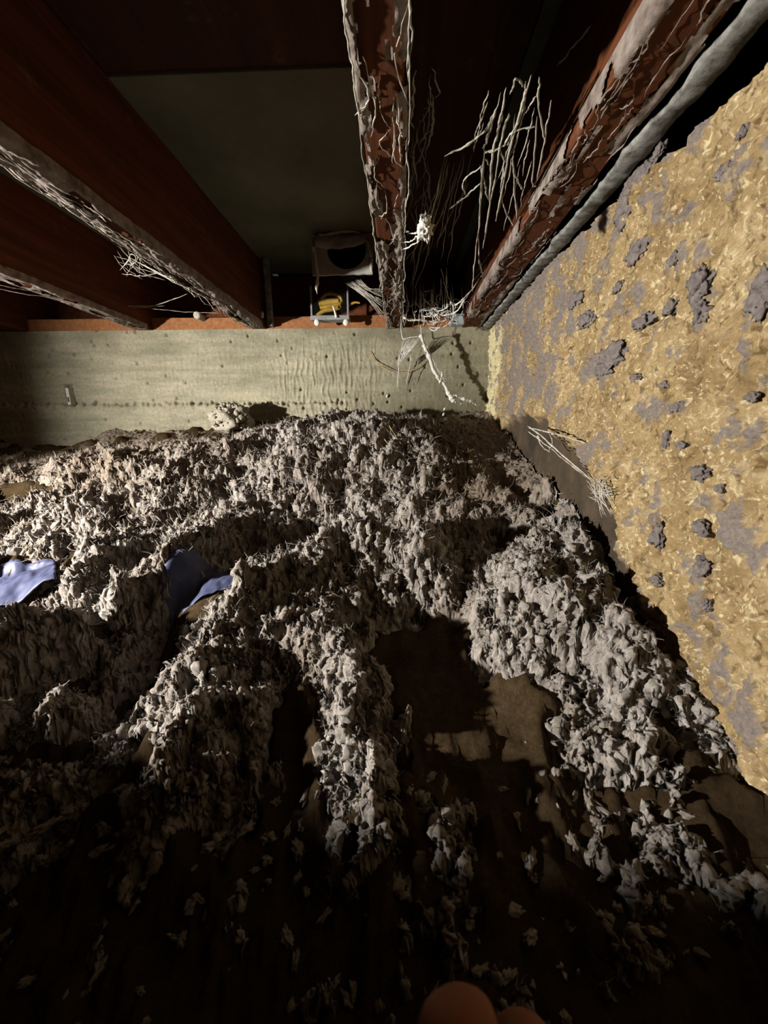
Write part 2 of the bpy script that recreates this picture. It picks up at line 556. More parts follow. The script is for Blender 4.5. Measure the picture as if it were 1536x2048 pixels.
def relief(x, y):
    wx = x + .012 * fbm(x * 20, y * 20, 31, 2); wy = y + .012 * fbm(x * 20, y * 20, 32, 2)
    out = np.zeros_like(x)
    for line, w, h in RIDGES:
        P = [atY(*p)[:2] for p in line]
        dm = np.full(x.shape, 9.)
        for a_, b_ in zip(P[:-1], P[1:]):
            v = b_ - a_
            t = np.clip(((wx - a_[0]) * v[0] + (wy - a_[1]) * v[1]) / (v @ v), 0, 1)
            dm = np.minimum(dm, np.hypot(wx - a_[0] - t * v[0], wy - a_[1] - t * v[1]))
        out += h * np.exp(-(dm / w) ** 2)
    return out


def macro(X, Y):
    sh = X.shape; x = X.ravel(); y = Y.ravel()
    H = np.full(x.shape, WH[-1]); C = np.full(x.shape, WC[-1])
    for k in range(len(cp)):
        d = -np.sqrt((x - cp[k, 0]) ** 2 + (y - cp[k, 1]) ** 2 + 0.0004)
        H += WH[k] * d; C += WC[k] * d
    H += relief(x, y)
    return H.reshape(sh), C.reshape(sh)


def pgrid(nr, nc, y0, y1, xr, side=.42):
    """grid that is finer near the viewpoint's end of the space"""
    v = np.linspace(math.log(y0 + .62), math.log(y1 + .62), nr) if y0 < -.1 else np.linspace(math.log(y0 + .12), math.log(y1 + .12), nr)
    Y = np.exp(v) - (.62 if y0 < -.1 else .12)
    xl = np.maximum(-(side + 1.25 * np.maximum(Y, 0)), XL)
    s = np.linspace(0, 1, nc)
    X = xl[:, None] * (1 - s)[None, :] + xr * s[None, :]
    return X, np.repeat(Y[:, None], nc, 1)


def fluff_field(X, Y):
    H, C = macro(X, Y)
    wx = X + .010 * fbm(X * 45, Y * 45, 3, 3); wy = Y + .010 * fbm(X * 45, Y * 45, 4, 3)
    near = sstep(.40, .24, Y)
    edge = C + .40 * fbm(X * 16, Y * 16, 11, 4) + (.12 + .34 * near) * fbm(X * 52, Y * 52, 12, 4) + .20 * near * sstep(.30, .2, Y)
    cov = sstep(.18, .62, edge)
    f1, id1 = worley(wx * 26, wy * 26, 1)
    f2, id2 = worley(wx * 62 + .7 * perlin(X * 90, Y * 90, 5), wy * 62, 2)
    f3, id3 = worley(wx * 150 + .8 * perlin(X * 200, Y * 200, 6), wy * 150 + .8 * perlin(X * 200, Y * 200, 7), 3)
    b1 = (1 - np.clip(f1, 0, 1) ** 2) * (.3 + .9 * id1)
    b2 = (1 - np.clip(f2, 0, 1) ** 2) * (.2 + 1.0 * id2)
    b3 = (1 - np.clip(f3, 0, 1) ** 2) * (.2 + 1.0 * id3)
    big = fbm(X * 9, Y * 9, 21, 3)
    # the sheltered slope by the yellow wall and the dusty strip at the concrete are smoother
    calm = sstep(.10, .20, X) * sstep(.62, .74, Y) + sstep(1.0, 1.12, Y) + .55 * sstep(.9, 1.0, Y) * sstep(-.25, -.4, X)
    calm = np.clip(calm, 0, 1)
    amp = 1 - .62 * calm
    rg = ridged(wx * 110, wy * 110, 41, 2)
    T = .010 + amp * (.020 * big + .016 * fbm(X * 21, Y * 21, 22, 3) + .022 * b1 + .012 * b2 + .004 * b3 + .0045 * rg)
    return H, cov, edge, T, calm, (f1, f2, f3, id1)


# ------------------------------------------------------------------ floor: bare soil
Xg, Yg = pgrid(340, 380, YN, YB + .01, XR + .012, 1.0)
Hg, Cg = macro(Xg, Yg)
covg = sstep(.25, .6, Cg + .42 * fbm(Xg * 16, Yg * 16, 11, 4))
Zg = Hg - .022 * covg + .006 * fbm(Xg * 22, Yg * 22, 51, 4) + .0022 * ridged(Xg * 70, Yg * 70, 52, 3)
fz, idz = worley(Xg * 55, Yg * 55, 8)
Zg += sstep(.42, .25, Yg) * (.010 * np.clip(fbm(Xg * 38, Yg * 38, 53, 3), -.1, 1) + .006 * np.abs(perlin(Xg * 90, Yg * 90, 54)))
Zg += .006 * np.clip(.42 - fz, 0, 1) * (idz > .62)
floor = mesh_obj('floor', np.stack([Xg, Yg, Zg], -1), grid_faces(*Xg.shape), MAT['dirt'])
floor['kind'] = 'structure'

# ------------------------------------------------------------------ loose insulation: stuff in five drifts
NR, NC = 700, 840
Xf, Yf = pgrid(NR, NC, .02, YB + .005, XR + .006)
Hf, cov, edge, T, calm, wd = fluff_field(Xf, Yf)
Zf = Hf - .012 + cov * (T - .020)
# sideways billowing so that lumps overhang
gy, gx = np.gradient(Zf)
dX = np.gradient(Xf, axis=1); dY = np.gradient(Yf, axis=0)
nx = -gx / dX; ny = -gy / dY
nl = np.sqrt(nx * nx + ny * ny + 1)
nx /= nl; ny /= nl; nz = 1 / nl
sc = np.clip(Yf / .5, .5, 1.1)
p3 = lambda f, sd: perlin3(Xf * f, Yf * f, Zf * f, sd)
am = cov * (1 - .62 * calm)
w3 = .35 * p3(70, 60)
puff = am * (.007 * p3(40, 61) + .011 * np.abs(p3(75, 68) + w3 * .4) + .0065 * np.abs(p3(150, 62) + w3) - .0045 * np.abs(p3(330, 63)) + .0018 * p3(560, 64) - .004)
PX = Xf + nx * puff + .005 * am * sc * p3(85, 65)
PY = Yf + ny * puff + .005 * am * sc * p3(85, 66)
PZ = Zf + nz * puff + .004 * am * p3(120, 67)
PX = np.minimum(PX, XR + .004); PY = np.minimum(PY, YB + .003)
tan = np.clip(sstep(.02, .14, Xf + .05 * fbm(Xf * 10, Yf * 10, 71, 3)) * sstep(.56, .72, Yf) + .8 * sstep(1.0, 1.1, Yf) * sstep(-.2, .0, Xf)
              + .6 * sstep(.3, .7, perlin(Xf * 14, Yf * 14, 72)) + .8 * sstep(-.30, -.62, Xf + .08 * fbm(Xf * 8, Yf * 8, 73, 3)) * sstep(.62, .78, Yf)  # left term: dusty brown that also paints the far left as dimmer lit
              + .7 * sstep(1.02, 1.12, Yf), 0, 1)
FQ = grid_faces(NR, NC)
covq = cov.ravel()[FQ].max(1)
keep = covq > .02
FQ = FQ[keep]
VF = np.stack([PX, PY, PZ], -1).reshape(-1, 3)
NF = np.stack([nx, ny, nz], -1).reshape(-1, 3)
DR = [  # name, seed points (pixel, distance), label
    ('insulation_mound', [(700, 930, .80), (600, 990, .72), (740, 850, .95), (880, 960, .74)],
     'tall pale mound of shredded insulation at the middle, reaching the concrete wall'),
    ('insulation_ridge', [(60, 1230, .40), (280, 1110, .50), (420, 1060, .57), (150, 1040, .62), (300, 990, .70), (150, 950, .80), (330, 920, .86), (0, 1000, .72)],
     'long fluffy insulation ridges on the left beside the blue plastic sheet'),
    ('insulation_spill', [(700, 1100, .54), (850, 1120, .52), (480, 1240, .42), (360, 1430, .31), (690, 1400, .32), (740, 1560, .25), (480, 1500, .28)],
     'insulation clumps spilling forward in two tongues over the brown soil in the middle'),
    ('insulation_bank', [(1060, 1120, .50), (1080, 1260, .38), (1260, 1300, .34), (1180, 1150, .44), (1330, 1430, .285)],
     'lumpy grey insulation bank right of the bare soil, against the yellow wall'),
    ('insulation_slope', [(1000, 960, .72), (1090, 1000, .62), (960, 870, .92), (900, 840, 1.1)],
     'smoother brownish insulation slope in the far corner where both walls meet'),
    ('insulation_scraps', [(60, 1560, .26), (200, 1750, .2), (600, 1850, .18), (1300, 1700, .21), (1050, 1800, .19), (200, 1420, .34), (0, 1750, .205)],
     'scattered dark insulation scraps over the soil in the nearest foreground'),
]
cen = VF[FQ].mean(1)
wcx = cen[:, 0] + .03 * fbm(cen[:, 0] * 18, cen[:, 1] * 18, 81, 3); wcy = cen[:, 1] + .03 * fbm(cen[:, 0] * 18, cen[:, 1] * 18, 82, 3)
best = np.full(len(cen), 9.); own = np.zeros(len(cen), int)
for k, (nm, sd, lb) in enumerate(DR):
    for s in sd:
        p = atY(*s)
        d = np.hypot(wcx - p[0], wcy - p[1])
        m = d < best
        best[m] = d[m]; own[m] = k
# fibres and little curls standing off the drifts
area_w = sc.ravel()[FQ[:, 0]] ** 1.0 * np.clip(covq[keep], 0, 1) * (1 - .55 * calm.ravel()[FQ[:, 0]])
yc = cen[:, 1]
area_w *= np.where((cen[:, 0] > -1.25 * yc - .1), 1, .1)
NFIB = 48000
pick = rng.choice(len(FQ), NFIB, p=area_w / area_w.sum())
base = cen[pick]; nrm = NF[FQ[pick, 0]]
fown = own[pick]
SEG = 4
len_ = rng.uniform(.003, .011, NFIB) * rng.choice([1, 1, 1, 2.2], NFIB) * np.clip(base[:, 1] / .5, .55, 1.25)
wid = rng.uniform(.00025, .0007, NFIB) * np.clip(base[:, 1] / .6, .5, 1.2)
tg = rng.normal(size=(NFIB, 3)); tg /= np.linalg.norm(tg, axis=1)[:, None]
dirv = nrm * rng.uniform(.1, .9, NFIB)[:, None] + tg * .8
dirv /= np.linalg.norm(dirv, axis=1)[:, None]
curl = rng.normal(size=(NFIB, 3)) * 1.0
P = np.zeros((NFIB, SEG, 3)); P[:, 0] = base - nrm * .001
for s in range(1, SEG):
    P[:, s] = P[:, s - 1] + dirv * (len_ / (SEG - 1))[:, None]
    dirv = dirv + curl * .55
    dirv /= np.linalg.norm(dirv, axis=1)[:, None]
T_ = np.gradient(P, axis=1); T_ /= np.linalg.norm(T_, axis=2)[..., None] + 1e-9
A_ = np.cross(T_, tg[:, None, :]); A_ /= np.linalg.norm(A_, axis=2)[..., None] + 1e-9
B_ = np.cross(T_, A_)
prof = np.array([.9, 1.0, .8, .25])[None, :, None] * wid[:, None, None]
ring = np.stack([P + prof * (math.cos(a) * A_ + math.sin(a) * B_) for a in (0, 2.094, 4.189)], 2)   # NFIB,SEG,3,3
fi = []
for s in range(SEG - 1):
    for j in range(3):
        k = (j + 1) % 3
        fi.append([s * 3 + j, s * 3 + k, s * 3 + 3 + k, s * 3 + 3 + j])
fi = np.array(fi)
# nodules: small wool pellets
NN = 800
pk = rng.choice(len(FQ), NN, p=area_w / area_w.sum())
iv, if_ = ico_np(1)
nod_c = cen[pk] + NF[FQ[pk, 0]] * .001
nod_o = own[pk]
nod_r = rng.uniform(.0012, .0038, NN) * np.clip(cen[pk, 1] / .6, .55, 1.2)
jit = 1 + .35 * rng.normal(size=(NN, len(iv)))
stretch = rng.uniform(.6, 1.5, (NN, 1, 3))
nodV = nod_c[:, None, :] + nod_r[:, None, None] * iv[None] * np.clip(jit, .3, 1.8)[..., None] * stretch
tanr = tan.ravel()
drifts = []
# loose scraps strewn over the nearest soil
from mathutils import noise as mn
NS = 260
sx = rng.uniform(-.36, XR - .02, NS); sy = .09 + .17 * rng.random(NS)
sH, sC = macro(sx, sy)
iv2, if2 = ico_np(3)
SV, SF = [], []
for q_ in range(NS):
    k_ = rng.uniform(.0016, .0040) * np.clip(sy[q_] / .2, .6, 1.2)
    n_ = np.array([mn.fractal(Vector(p_ * 1.7) + Vector((q_ * 2.3, 5, 1)), .45, 2.2, 5) for p_ in iv2])
    v_ = iv2 * (1 + .9 * n_)[:, None] * np.array([rng.uniform(.6, 1), rng.uniform(.8, 2.4), .6]) * k_
    an = rng.uniform(0, 3.14)
    v_ = v_ @ np.array([[math.cos(an), math.sin(an), 0], [-math.sin(an), math.cos(an), 0], [0, 0, 1]])
    SV.append(v_ + [sx[q_], sy[q_], sH[q_] + .003]); SF.append(if2 + q_ * len(iv2))
scrapV, scrapF = np.concatenate(SV), np.concatenate(SF)
for k, (nm, sd, lb) in enumerate(DR):
    fq = FQ[own == k]
    used, inv = np.unique(fq, return_inverse=True)
    o = mesh_obj(nm, VF[used], inv.reshape(fq.shape), MAT['fluff'], attrs={'tan': tanr[used]})
    tag(o, lb, 'insulation', kind='stuff')
    m = fown == k
    rv = ring[m].reshape(-1, 3)
    ff = (np.arange(m.sum())[:, None, None] * (SEG * 3) + fi[None]).reshape(-1, 4)
    fo = mesh_obj('loose_fibres', rv, ff, MAT['fluff'], o, attrs={'tan': np.repeat(tanr[FQ[pick[m], 0]], SEG * 3)})
    fo['kind'] = 'stuff'
    m = nod_o == k
    nv = nodV[m].reshape(-1, 3)
    ff = (np.arange(m.sum())[:, None, None] * len(iv) + if_[None]).reshape(-1, 3)
    no = mesh_obj('wool_pellets', nv, ff, MAT['fluff'], o, attrs={'tan': np.repeat(tanr[FQ[pk[m], 0]], len(iv))})
    no['kind'] = 'stuff'
    if nm == 'insulation_scraps':
        so = mesh_obj('strewn_bits', scrapV, scrapF, MAT['fluff'], o, attrs={'tan': np.full(len(scrapV), .3)})
        so['kind'] = 'stuff'
    drifts.append(o)


def surf(x, y):
    """height of the visible surface at a place"""
    i = np.argmin((VF[:, 0] - x) ** 2 + (VF[:, 1] - y) ** 2)
    return float(max(VF[i, 2], Hf.ravel()[i] - .012))


# ------------------------------------------------------------------ back wall: board-marked concrete
zs = np.linspace(-.12, HJ, 155)
xs = np.concatenate([np.linspace(XL, -1.35, 50)[:-1], np.linspace(-1.35, XR + .02, 680)])
Xw, Zw = np.meshgrid(xs, zs)
D = .0016 * fbm(Xw * 9, Zw * 26, 101, 4) + .0007 * fbm(Xw * 60, Zw * 60, 102, 3)
for zz, st in ((.235, .0012), (.175, -.0014), (.10, .0012)):             # form board steps
    D += st * sstep(-.0015, .0015, Zw - zz - .002 * perlin(Xw * 4, Zw * 0, 103))
zl = .073 + .010 * (Xw + .6) * .3 + .0035 * fbm(Xw * 35, Xw * 0 + .3, 104, 3)    # ragged pour line
rag = np.exp(-((Zw - zl) / .0055) ** 2)
D -= rag * (.013 * sstep(-.05, .35, perlin(Xw * 75, Zw * 40, 105)) - .003 * sstep(.1, .5, perlin(Xw * 60, Zw * 60, 106))) * sstep(-.10, -.2, Xw)
D += .004 * sstep(.002, -.002, Zw - zl) * sstep(-.1, -.2, Xw)
r1, i1 = worley(Xw * 22, Zw * 22, 107)                                    # bug holes
hole = np.clip(1 - r1 / (.05 + .08 * i1), 0, 1) * (i1 > .66)
D -= .009 * np.sqrt(hole)
r2, i2 = worley(Xw * 55, Zw * 55, 108)
D -= .006 * np.sqrt(np.clip(1 - r2 / .12, 0, 1)) * (i2 > .82)
drip = sstep(-.42, -.34, Xw) * sstep(-.03, -.12, Xw)                       # vertical drip marks right of the middle
D += .0035 * np.clip(perlin(Xw * 120 + perlin(Xw * 20, Zw * 20, 110), Zw * 22, 109), -.2, 1) * (drip + .25) * sstep(.29, .2, Zw)
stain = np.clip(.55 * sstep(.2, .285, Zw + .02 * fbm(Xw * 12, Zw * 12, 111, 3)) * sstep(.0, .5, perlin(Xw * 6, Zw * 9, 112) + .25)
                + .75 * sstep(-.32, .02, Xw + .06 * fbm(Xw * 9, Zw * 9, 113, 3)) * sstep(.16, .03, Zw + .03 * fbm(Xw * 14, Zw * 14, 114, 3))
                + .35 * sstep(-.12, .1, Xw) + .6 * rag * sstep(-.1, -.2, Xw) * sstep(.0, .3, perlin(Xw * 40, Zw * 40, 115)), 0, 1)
rect = (sstep(.018, .015, np.abs(Xw - atY(139, 790, YB)[0] - .002)) * sstep(.034, .031, np.abs(Zw - atY(138, 790, YB)[2])))
rcx, rcz = atY(140, 790, YB)[0], atY(140, 790, YB)[2]
rect = sstep(.0155, .0125, np.abs(Xw - rcx)) * sstep(.034, .031, np.abs(Zw - rcz))
D -= .022 * rect
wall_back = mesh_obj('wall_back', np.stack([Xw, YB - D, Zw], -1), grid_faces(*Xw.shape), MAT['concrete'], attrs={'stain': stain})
wall_back['kind'] = 'structure'
wb = bm_obj('footing', box_bm(XL, XR + .02, YB + .035, YB + .20, -.12, HJ - .002), MAT['concrete'], wall_back)

# ------------------------------------------------------------------ right wall: rough yellow coat with dust
vY = np.concatenate([np.linspace(YN, .08, 60)[:-1], np.exp(np.linspace(math.log(.08 + .1), math.log(YB + .1), 470)) - .1])
zs = np.linspace(0, 1, 370)
Yr, Zr = np.meshgrid(vY, zs)
ztw = HJ - .007 - .024 * sstep(.75, .30, Yr) + .004 * fbm(Yr * 22, Yr * 0, 200, 3)
Zr = -.40 + Zr * (ztw + .40)
q = .6 * perlin(Yr * 30, Zr * 30, 202)
nearf = np.clip(.35 + .9 * Yr, .35, 1.1)
E1 = ridged(Yr * 34 + q, Zr * 40 + q, 201, 3)
E2 = ridged(Yr * 85 + 2 * q, Zr * 105, 203, 2)
E3 = fbm(Yr * 150, Zr * 170, 204, 3)
D = .0042 * fbm(Yr * 9, Zr * 9, 205, 3) + 1.5 * nearf * (.0042 * E1 * (.5 + .6 * sstep(-.3, .5, perlin(Yr * 11, Zr * 11, 206))) + .0026 * E2 + .0016 * E3)
rp, ip = worley(Yr * 40, Zr * 40, 207)
D -= .006 * np.clip(1 - rp / .28, 0, 1) * (ip > .6)
dn = fbm(Yr * 21, Zr * 18, 211, 5, .68) + .22 * fbm(Yr * 95, Zr * 95, 212, 3)
belt = .72 * sstep(.55, .82, Yr) * sstep(1.12, .95, Yr) * sstep(-.02, .08, Zr)          # broad dusty belt near the corner
low = .20 * sstep(.02, -.22, Zr) * sstep(.9, .4, Yr)
topd = .55 * sstep(.235, .285, Zr + .02 * dn)
dust = .9 * np.clip(sstep(.45, .72, dn + belt + low + topd + .10), 0, 1) * sstep(-.1, .3, .55 - .5 * E2 + .2)
# smooth bare foot of the wall, with the heap's shadow painted into its colour
foot = -.03 - .235 * np.clip((.86 - Yr) / .5, 0, 1)
pA = Yr
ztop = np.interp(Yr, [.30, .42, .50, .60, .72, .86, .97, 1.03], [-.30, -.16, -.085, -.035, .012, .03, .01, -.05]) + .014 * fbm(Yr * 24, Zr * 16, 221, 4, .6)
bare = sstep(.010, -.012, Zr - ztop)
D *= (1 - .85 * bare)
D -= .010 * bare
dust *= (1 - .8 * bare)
pale = np.clip(sstep(1.03, 1.10, Yr + .012 * fbm(Yr * 20, Zr * 20, 222, 3)) * (1 - bare), 0, 1) * .85
D += .0035 * np.clip(perlin(Yr * 90, Zr * 9, 223), -.5, 1) * sstep(1.0, 1.08, Yr)
D += dust * .0022
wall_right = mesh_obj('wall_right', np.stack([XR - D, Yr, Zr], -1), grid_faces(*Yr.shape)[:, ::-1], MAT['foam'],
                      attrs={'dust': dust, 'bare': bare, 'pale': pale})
wall_right['kind'] = 'structure'
bm_obj('backing', box_bm(XR + .02, XR + .18, YN, YB + .2, -.40, HJ - .045), MAT['concrete'], wall_right)

# ------------------------------------------------------------------ ceiling: subfloor panels and boards
ceiling = bm_obj('ceiling', box_bm(XL, XR + .2, YN, YB + .2, HT + .021, HT + .05), MAT['subfloor'])
ceiling['kind'] = 'structure'
for (x0, x1, y0, y1, m, dz) in [
        (-.428, -.022, .62, YB + .1, 'subfloor', 0), (-.428, -.022, YN, .618, 'board', .003),  # near panel is given dark board to imitate the unlit ceiling
        (-.024, .158, .40, YB + .1, 'board', -.002), (-.024, .158, YN, .396, 'board', 0), (.161, XR + .2, YN, YB + .1, 'subfloor', .0015),
        (-.788, -.431, .50, YB + .1, 'subfloor', 0), (-.788, -.431, YN, .496, 'subfloor', .001),
        (-1.16, -.791, YN, YB + .1, 'subfloor', 0), (XL, -1.163, YN, YB + .1, 'subfloor', .001)]:
    bm_obj('panel', box_bm(x0, x1, y0, y1, HT + dz, HT + .02, .0015), MAT[m], ceiling)

# ------------------------------------------------------------------ sill, rim board, strip over the yellow wall
bm = box_bm(XL, .205, YB + .006, YB + .16, HJ + .001, HJ + .036, .002, 60, .0015, 3)
t1 = bm_obj('trim_1', bm, MAT['sill']); t1['kind'] = 'structure'
bm = box_bm(XL, XR + .2, YB + .115, YB + .155, HJ + .036, HT, .001)
t2 = bm_obj('trim_2', bm, MAT['joist']); t2['kind'] = 'structure'
# grey strip: irregular, lifts away from the wall towards the viewer
ys = np.linspace(-.3, YB, 420)
a = np.linspace(0, 2 * math.pi, 9)[:-1]
wv = .006 * fbm(ys * 7, ys * 0, 301, 3)
cxs = .250 + .002 * fbm(ys * 15, ys * 0 + .5, 302, 2)
hw = .0118 + .0035 * fbm(ys * 26, ys * 0 + .2, 303, 3)
czs = HJ - .004 - .002 * np.abs(fbm(ys * 9, ys * 0 + .9, 304, 3))
ringx = np.array([1, 1, .8, -.8, -1, -1, -.8, .8]); ringz = np.array([-.5, .5, 1, 1, .5, -.5, -1, -1])
V = np.stack([cxs[:, None] + hw[:, None] * ringx[None] * 1.0, np.repeat(ys[:, None], 8, 1), czs[:, None] + .0030 * ringz[None] + .0016 * fbm(ys[:, None] * 75 + a[None] * 3, a[None] * 2 + ys[:, None] * 0, 305, 2)], -1)
i = np.arange(419)[:, None] * 8; j = np.arange(8)[None]; k = (j + 1) % 8
t3 = mesh_obj('trim_3', V, np.stack([i + j, i + k, i + 8 + k, i + 8 + j], -1).reshape(-1, 4), MAT['strip'], smooth=False)
t3['kind'] = 'structure'


# ------------------------------------------------------------------ joists with their dust
def dust_sheet(x0, x1, y0, y1, cover, seed, parent, hang=.006, nr=420, ncol=36, tear=0.0):
    """lumpy dust and web layer clinging under a joist and folding over both lower edges"""
    s = np.linspace(-.35, 1.35, ncol); y = np.linspace(y0, y1, nr)
    S, Yy = np.meshgrid(s, y)
    w = x1 - x0
    Xd = x0 + np.clip(S, -.02, 1.02) * w
    over = np.maximum(-S, 0) + np.maximum(S - 1, 0)
    n1 = fbm(Xd * 60, Yy * 14, seed, 4); n2 = ridged(Xd * 90 + n1, Yy * 22, seed + 5, 3)
    thick = hang * np.clip(.35 + .8 * n1 + .5 * n2, .05, 2.2)
    Zd = HJ - .0004 - thick + over * w * 1.1
    Xd = Xd + np.where(S < 0, -1, np.where(S > 1, 1, 0)) * (.0012 + .35 * thick)
    Zd = np.where(S < 0, Zd + .3 * thick, np.where(S > 1, Zd + .3 * thick, Zd))
    m = fbm(Xd * 42, Yy * 9, seed + 9, 4, .6) + .55 * (np.abs(S - .5) * 2 - .45) + .3 * n2
    fc = grid_faces(nr, ncol)
    kp = m.ravel()[fc].mean(1) > cover
    fc = fc[kp]
    used, inv = np.unique(fc, return_inverse=True)
    V = np.stack([Xd, Yy, Zd], -1).reshape(-1, 3)
    mesh_obj('dust_layer', V[used], inv.reshape(fc.shape), MAT['dustlayer'], parent)


def joist(x0, x1, label, seed, z0=HJ, y1=YB + .115):
    o = bm_obj('floor_joist', box_bm(x0, x1, YN, y1, z0, HT, .002, 40, .0018, seed), MAT['joist'])
    tag(o, label, 'joist', 'floor joists')
    return o


jC = joist(-.0395, .001, 'cobwebbed red-brown joist hanging down the middle of the picture', 1)
jB = joist(-.448, -.410, 'dusty red-brown joist left of the square duct collar, ending at the grey strap', 2)
jA = joist(-.803, -.765, 'lowest-left red-brown joist, meeting the sill left of the round grey knob', 3)
jD = joist(.180, .232, 'red-brown joist lying along the top of the yellow wall', 4)
jZ = joist(-1.20, -1.162, 'far left joist at the edge of the picture, mostly hidden in the dark', 5)
dust_sheet(-.0395, .001, .15, YB, .24, 401, jC, .005)
dust_sheet(-.448, -.410, .2, YB - .03, -.12, 411, jB, .006)
dust_sheet(-.803, -.765, .4, YB - .02, -.05, 421, jA, .004)
dust_sheet(.180, .232, .1, YB, .42, 431, jD, .003)


# ------------------------------------------------------------------ cobwebs
def web(name, lines, label, mat='web', cat='cobweb', group=None, sides=5, parent=None):
    v, f = tube_data(lines, sides)
    o = mesh_obj(name, v, f, MAT[mat], parent)
    if parent is None:
        tag(o, label, cat, group)
    return o


def L_(r, *pts, n=22, jit=.0015, lump=.45):
    return strand(pix(*pts), r, n, jit, lump)


tang = [
    L_(.0014, (888, 312, .60), (935, 290, .60), (975, 255, .60), (986, 225, .58)),
    L_(.0016, (968, 300, .62), (961, 400, .66), (957, 500, .72), (966, 560, .78), n=40),
    L_(.0015, (992, 215, .58), (972, 290, .60)), L_(.0016, (1010, 200, .56), (987, 300, .60), (978, 413, .64), n=34),
    L_(.0015, (1019, 225, .57), (1002, 285, .60), (966, 497, .70), n=36), L_(.0014, (1052, 160, .52), (1044, 219, .56), (1015, 292, .60)),
    L_(.0016, (1062, 150, .52), (1023, 288, .60), (992, 443, .66), n=36), L_(.0013, (1080, 152, .52), (1077, 204, .55), (1090, 282, .58)),
    L_(.0012, (1075, 235, .56), (1065, 360, .60), (1072, 372, .61)), L_(.0013, (1026, 300, .60), (1028, 360, .62), (1034, 440, .64)),
    L_(.0013, (1000, 298, .6), (1030, 262, .6), (1076, 254, .58)), L_(.0017, (966, 306, .62), (990, 300, .61), (1012, 288, .60)),
    L_(.0012, (897, 420, .66), (930, 395, .66), (964, 362, .64)), L_(.0011, (930, 392, .66), (928, 360, .65), (966, 330, .63)),
    L_(.0012, (960, 330, .62), (970, 370, .63), (975, 400, .64)), L_(.0011, (980, 330, .62), (966, 330, .62), (958, 450, .68)),
    L_(.0010, (1046, 232, .56), (1074, 190, .54)), L_(.0011, (1020, 190, .55), (1032, 158, .53), (1048, 175, .53)),
    L_(.0012, (1026, 340, .61), (1040, 370, .62), (1048, 378, .62)), L_(.0012, (962, 420, .67), (948, 530, .74), (945, 585, .80)),
    L_(.0013, (985, 300, .61), (1000, 250, .58), (1012, 175, .54)), L_(.0011, (1000, 380, .62), (1010, 420, .64), (1028, 452, .65)),
    L_(.0013, (1002, 300, .6), (1008, 330, .61), (1002, 380, .62)), L_(.0011, (1104, 200, .54), (1092, 262, .57), (1075, 360, .6)),
]
for s_ in range(16):
    x_ = random.uniform(960, 1085); y_ = random.uniform(160, 330); l_ = random.uniform(50, 150)
    tang.append(L_(random.uniform(.0005, .0009), (x_, y_, .6), (x_ - .12 * l_ + random.uniform(-5, 5), y_ + l_ * .5, .63), (x_ - .28 * l_ + random.uniform(-8, 8), y_ + l_, .66), n=20))
tang = [(P_ * np.minimum(1, .302 / P_[:, 2:3]), R_ * .8) for P_, R_ in tang]
web('hanging_cobweb', tang, 'dense tangle of long hanging cobweb threads between the middle joist and yellow wall', 'webdusty')
web('hanging_cobweb', [
    L_(.0012, (1220, 5, .44), (1190, 90, .47), (1173, 152, .49), n=30), L_(.0009, (1186, 45, .45), (1150, 90, .47), (1112, 134, .5)),
    L_(.0009, (1185, 178, .5), (1161, 228, .52)), L_(.0011, (1136, 195, .52), (1120, 240, .54), (1105, 280, .56)),
    L_(.0008, (1215, 0, .44), (1200, 60, .46), (1180, 140, .48), n=30), L_(.0008, (1150, 215, .53), (1128, 262, .55))],
    'sparse long cobweb threads nearest the top right, beside the wall joist', 'webdusty')
web('hanging_cobweb', [
    L_(.0016, (948, 562, .96), (985, 515, .86), (1031, 461, .75), (1102, 352, .60), n=60, jit=.002), L_(.0010, (952, 545, .94), (1000, 480, .80), (1060, 400, .68), n=50),
    L_(.0009, (930, 600, 1.02), (962, 552, .92), (1010, 480, .8), n=40), L_(.0008, (1030, 440, .72), (1080, 365, .62), (1150, 260, .52), n=40)],
    'dust-coated cobweb rope stretched along the inner edge of the wall joist', 'webdusty')

# white tangle at the foot of the middle joist
kn = []
kn += [L_(.0026, (803, 578, 1.08), (798, 604, 1.09), (806, 630, 1.10), (818, 640, 1.10), (836, 640, 1.10), (852, 641, 1.11), (872, 646, 1.11), n=50, jit=.0025)]
kn += [L_(.0019, (893, 535, 1.02), (893, 581, 1.05), (903, 607, 1.06), (915, 608, 1.06), (934, 590, 1.02), (972, 540, .92), n=46)]
kn += [L_(.0010, (882, 535, 1.02), (892, 581, 1.05)), L_(.0010, (883, 555, 1.03), (879, 607, 1.06)), L_(.0013, (863, 582, 1.05), (864, 602, 1.06), (872, 618, 1.07))]
kn += [L_(.0020, (845, 597, 1.07), (858, 608, 1.07), (876, 622, 1.07), (898, 612, 1.06), n=34), L_(.0021, (862, 627, 1.08), (884, 630, 1.08), (911, 624, 1.07), (930, 598, 1.03), n=34)]
kn += [L_(.0015, (828, 603, 1.08), (836, 612, 1.08), (848, 618, 1.08), (850, 604, 1.07)), L_(.0014, (876, 622, 1.07), (880, 645, 1.09), (868, 664, 1.10), n=26)]
kn += [L_(.0012, (909, 628, 1.07), (900, 645, 1.08), (884, 655, 1.1)), L_(.0012, (846, 628, 1.1), (850, 642, 1.1), (845, 652, 1.1))]
for s in range(46):
    x = random.gauss(870, 20); y = random.gauss(622, 14)
    a = random.uniform(0, 6.28); l = random.uniform(6, 22)
    kn.append(L_(random.uniform(.0006, .0013), (x, y, 1.07), (x + l * math.cos(a), y + l * math.sin(a) * .7, 1.075), (x + 1.6 * l * math.cos(a + .7), y + 1.4 * l * math.sin(a + .7), 1.08), n=12))
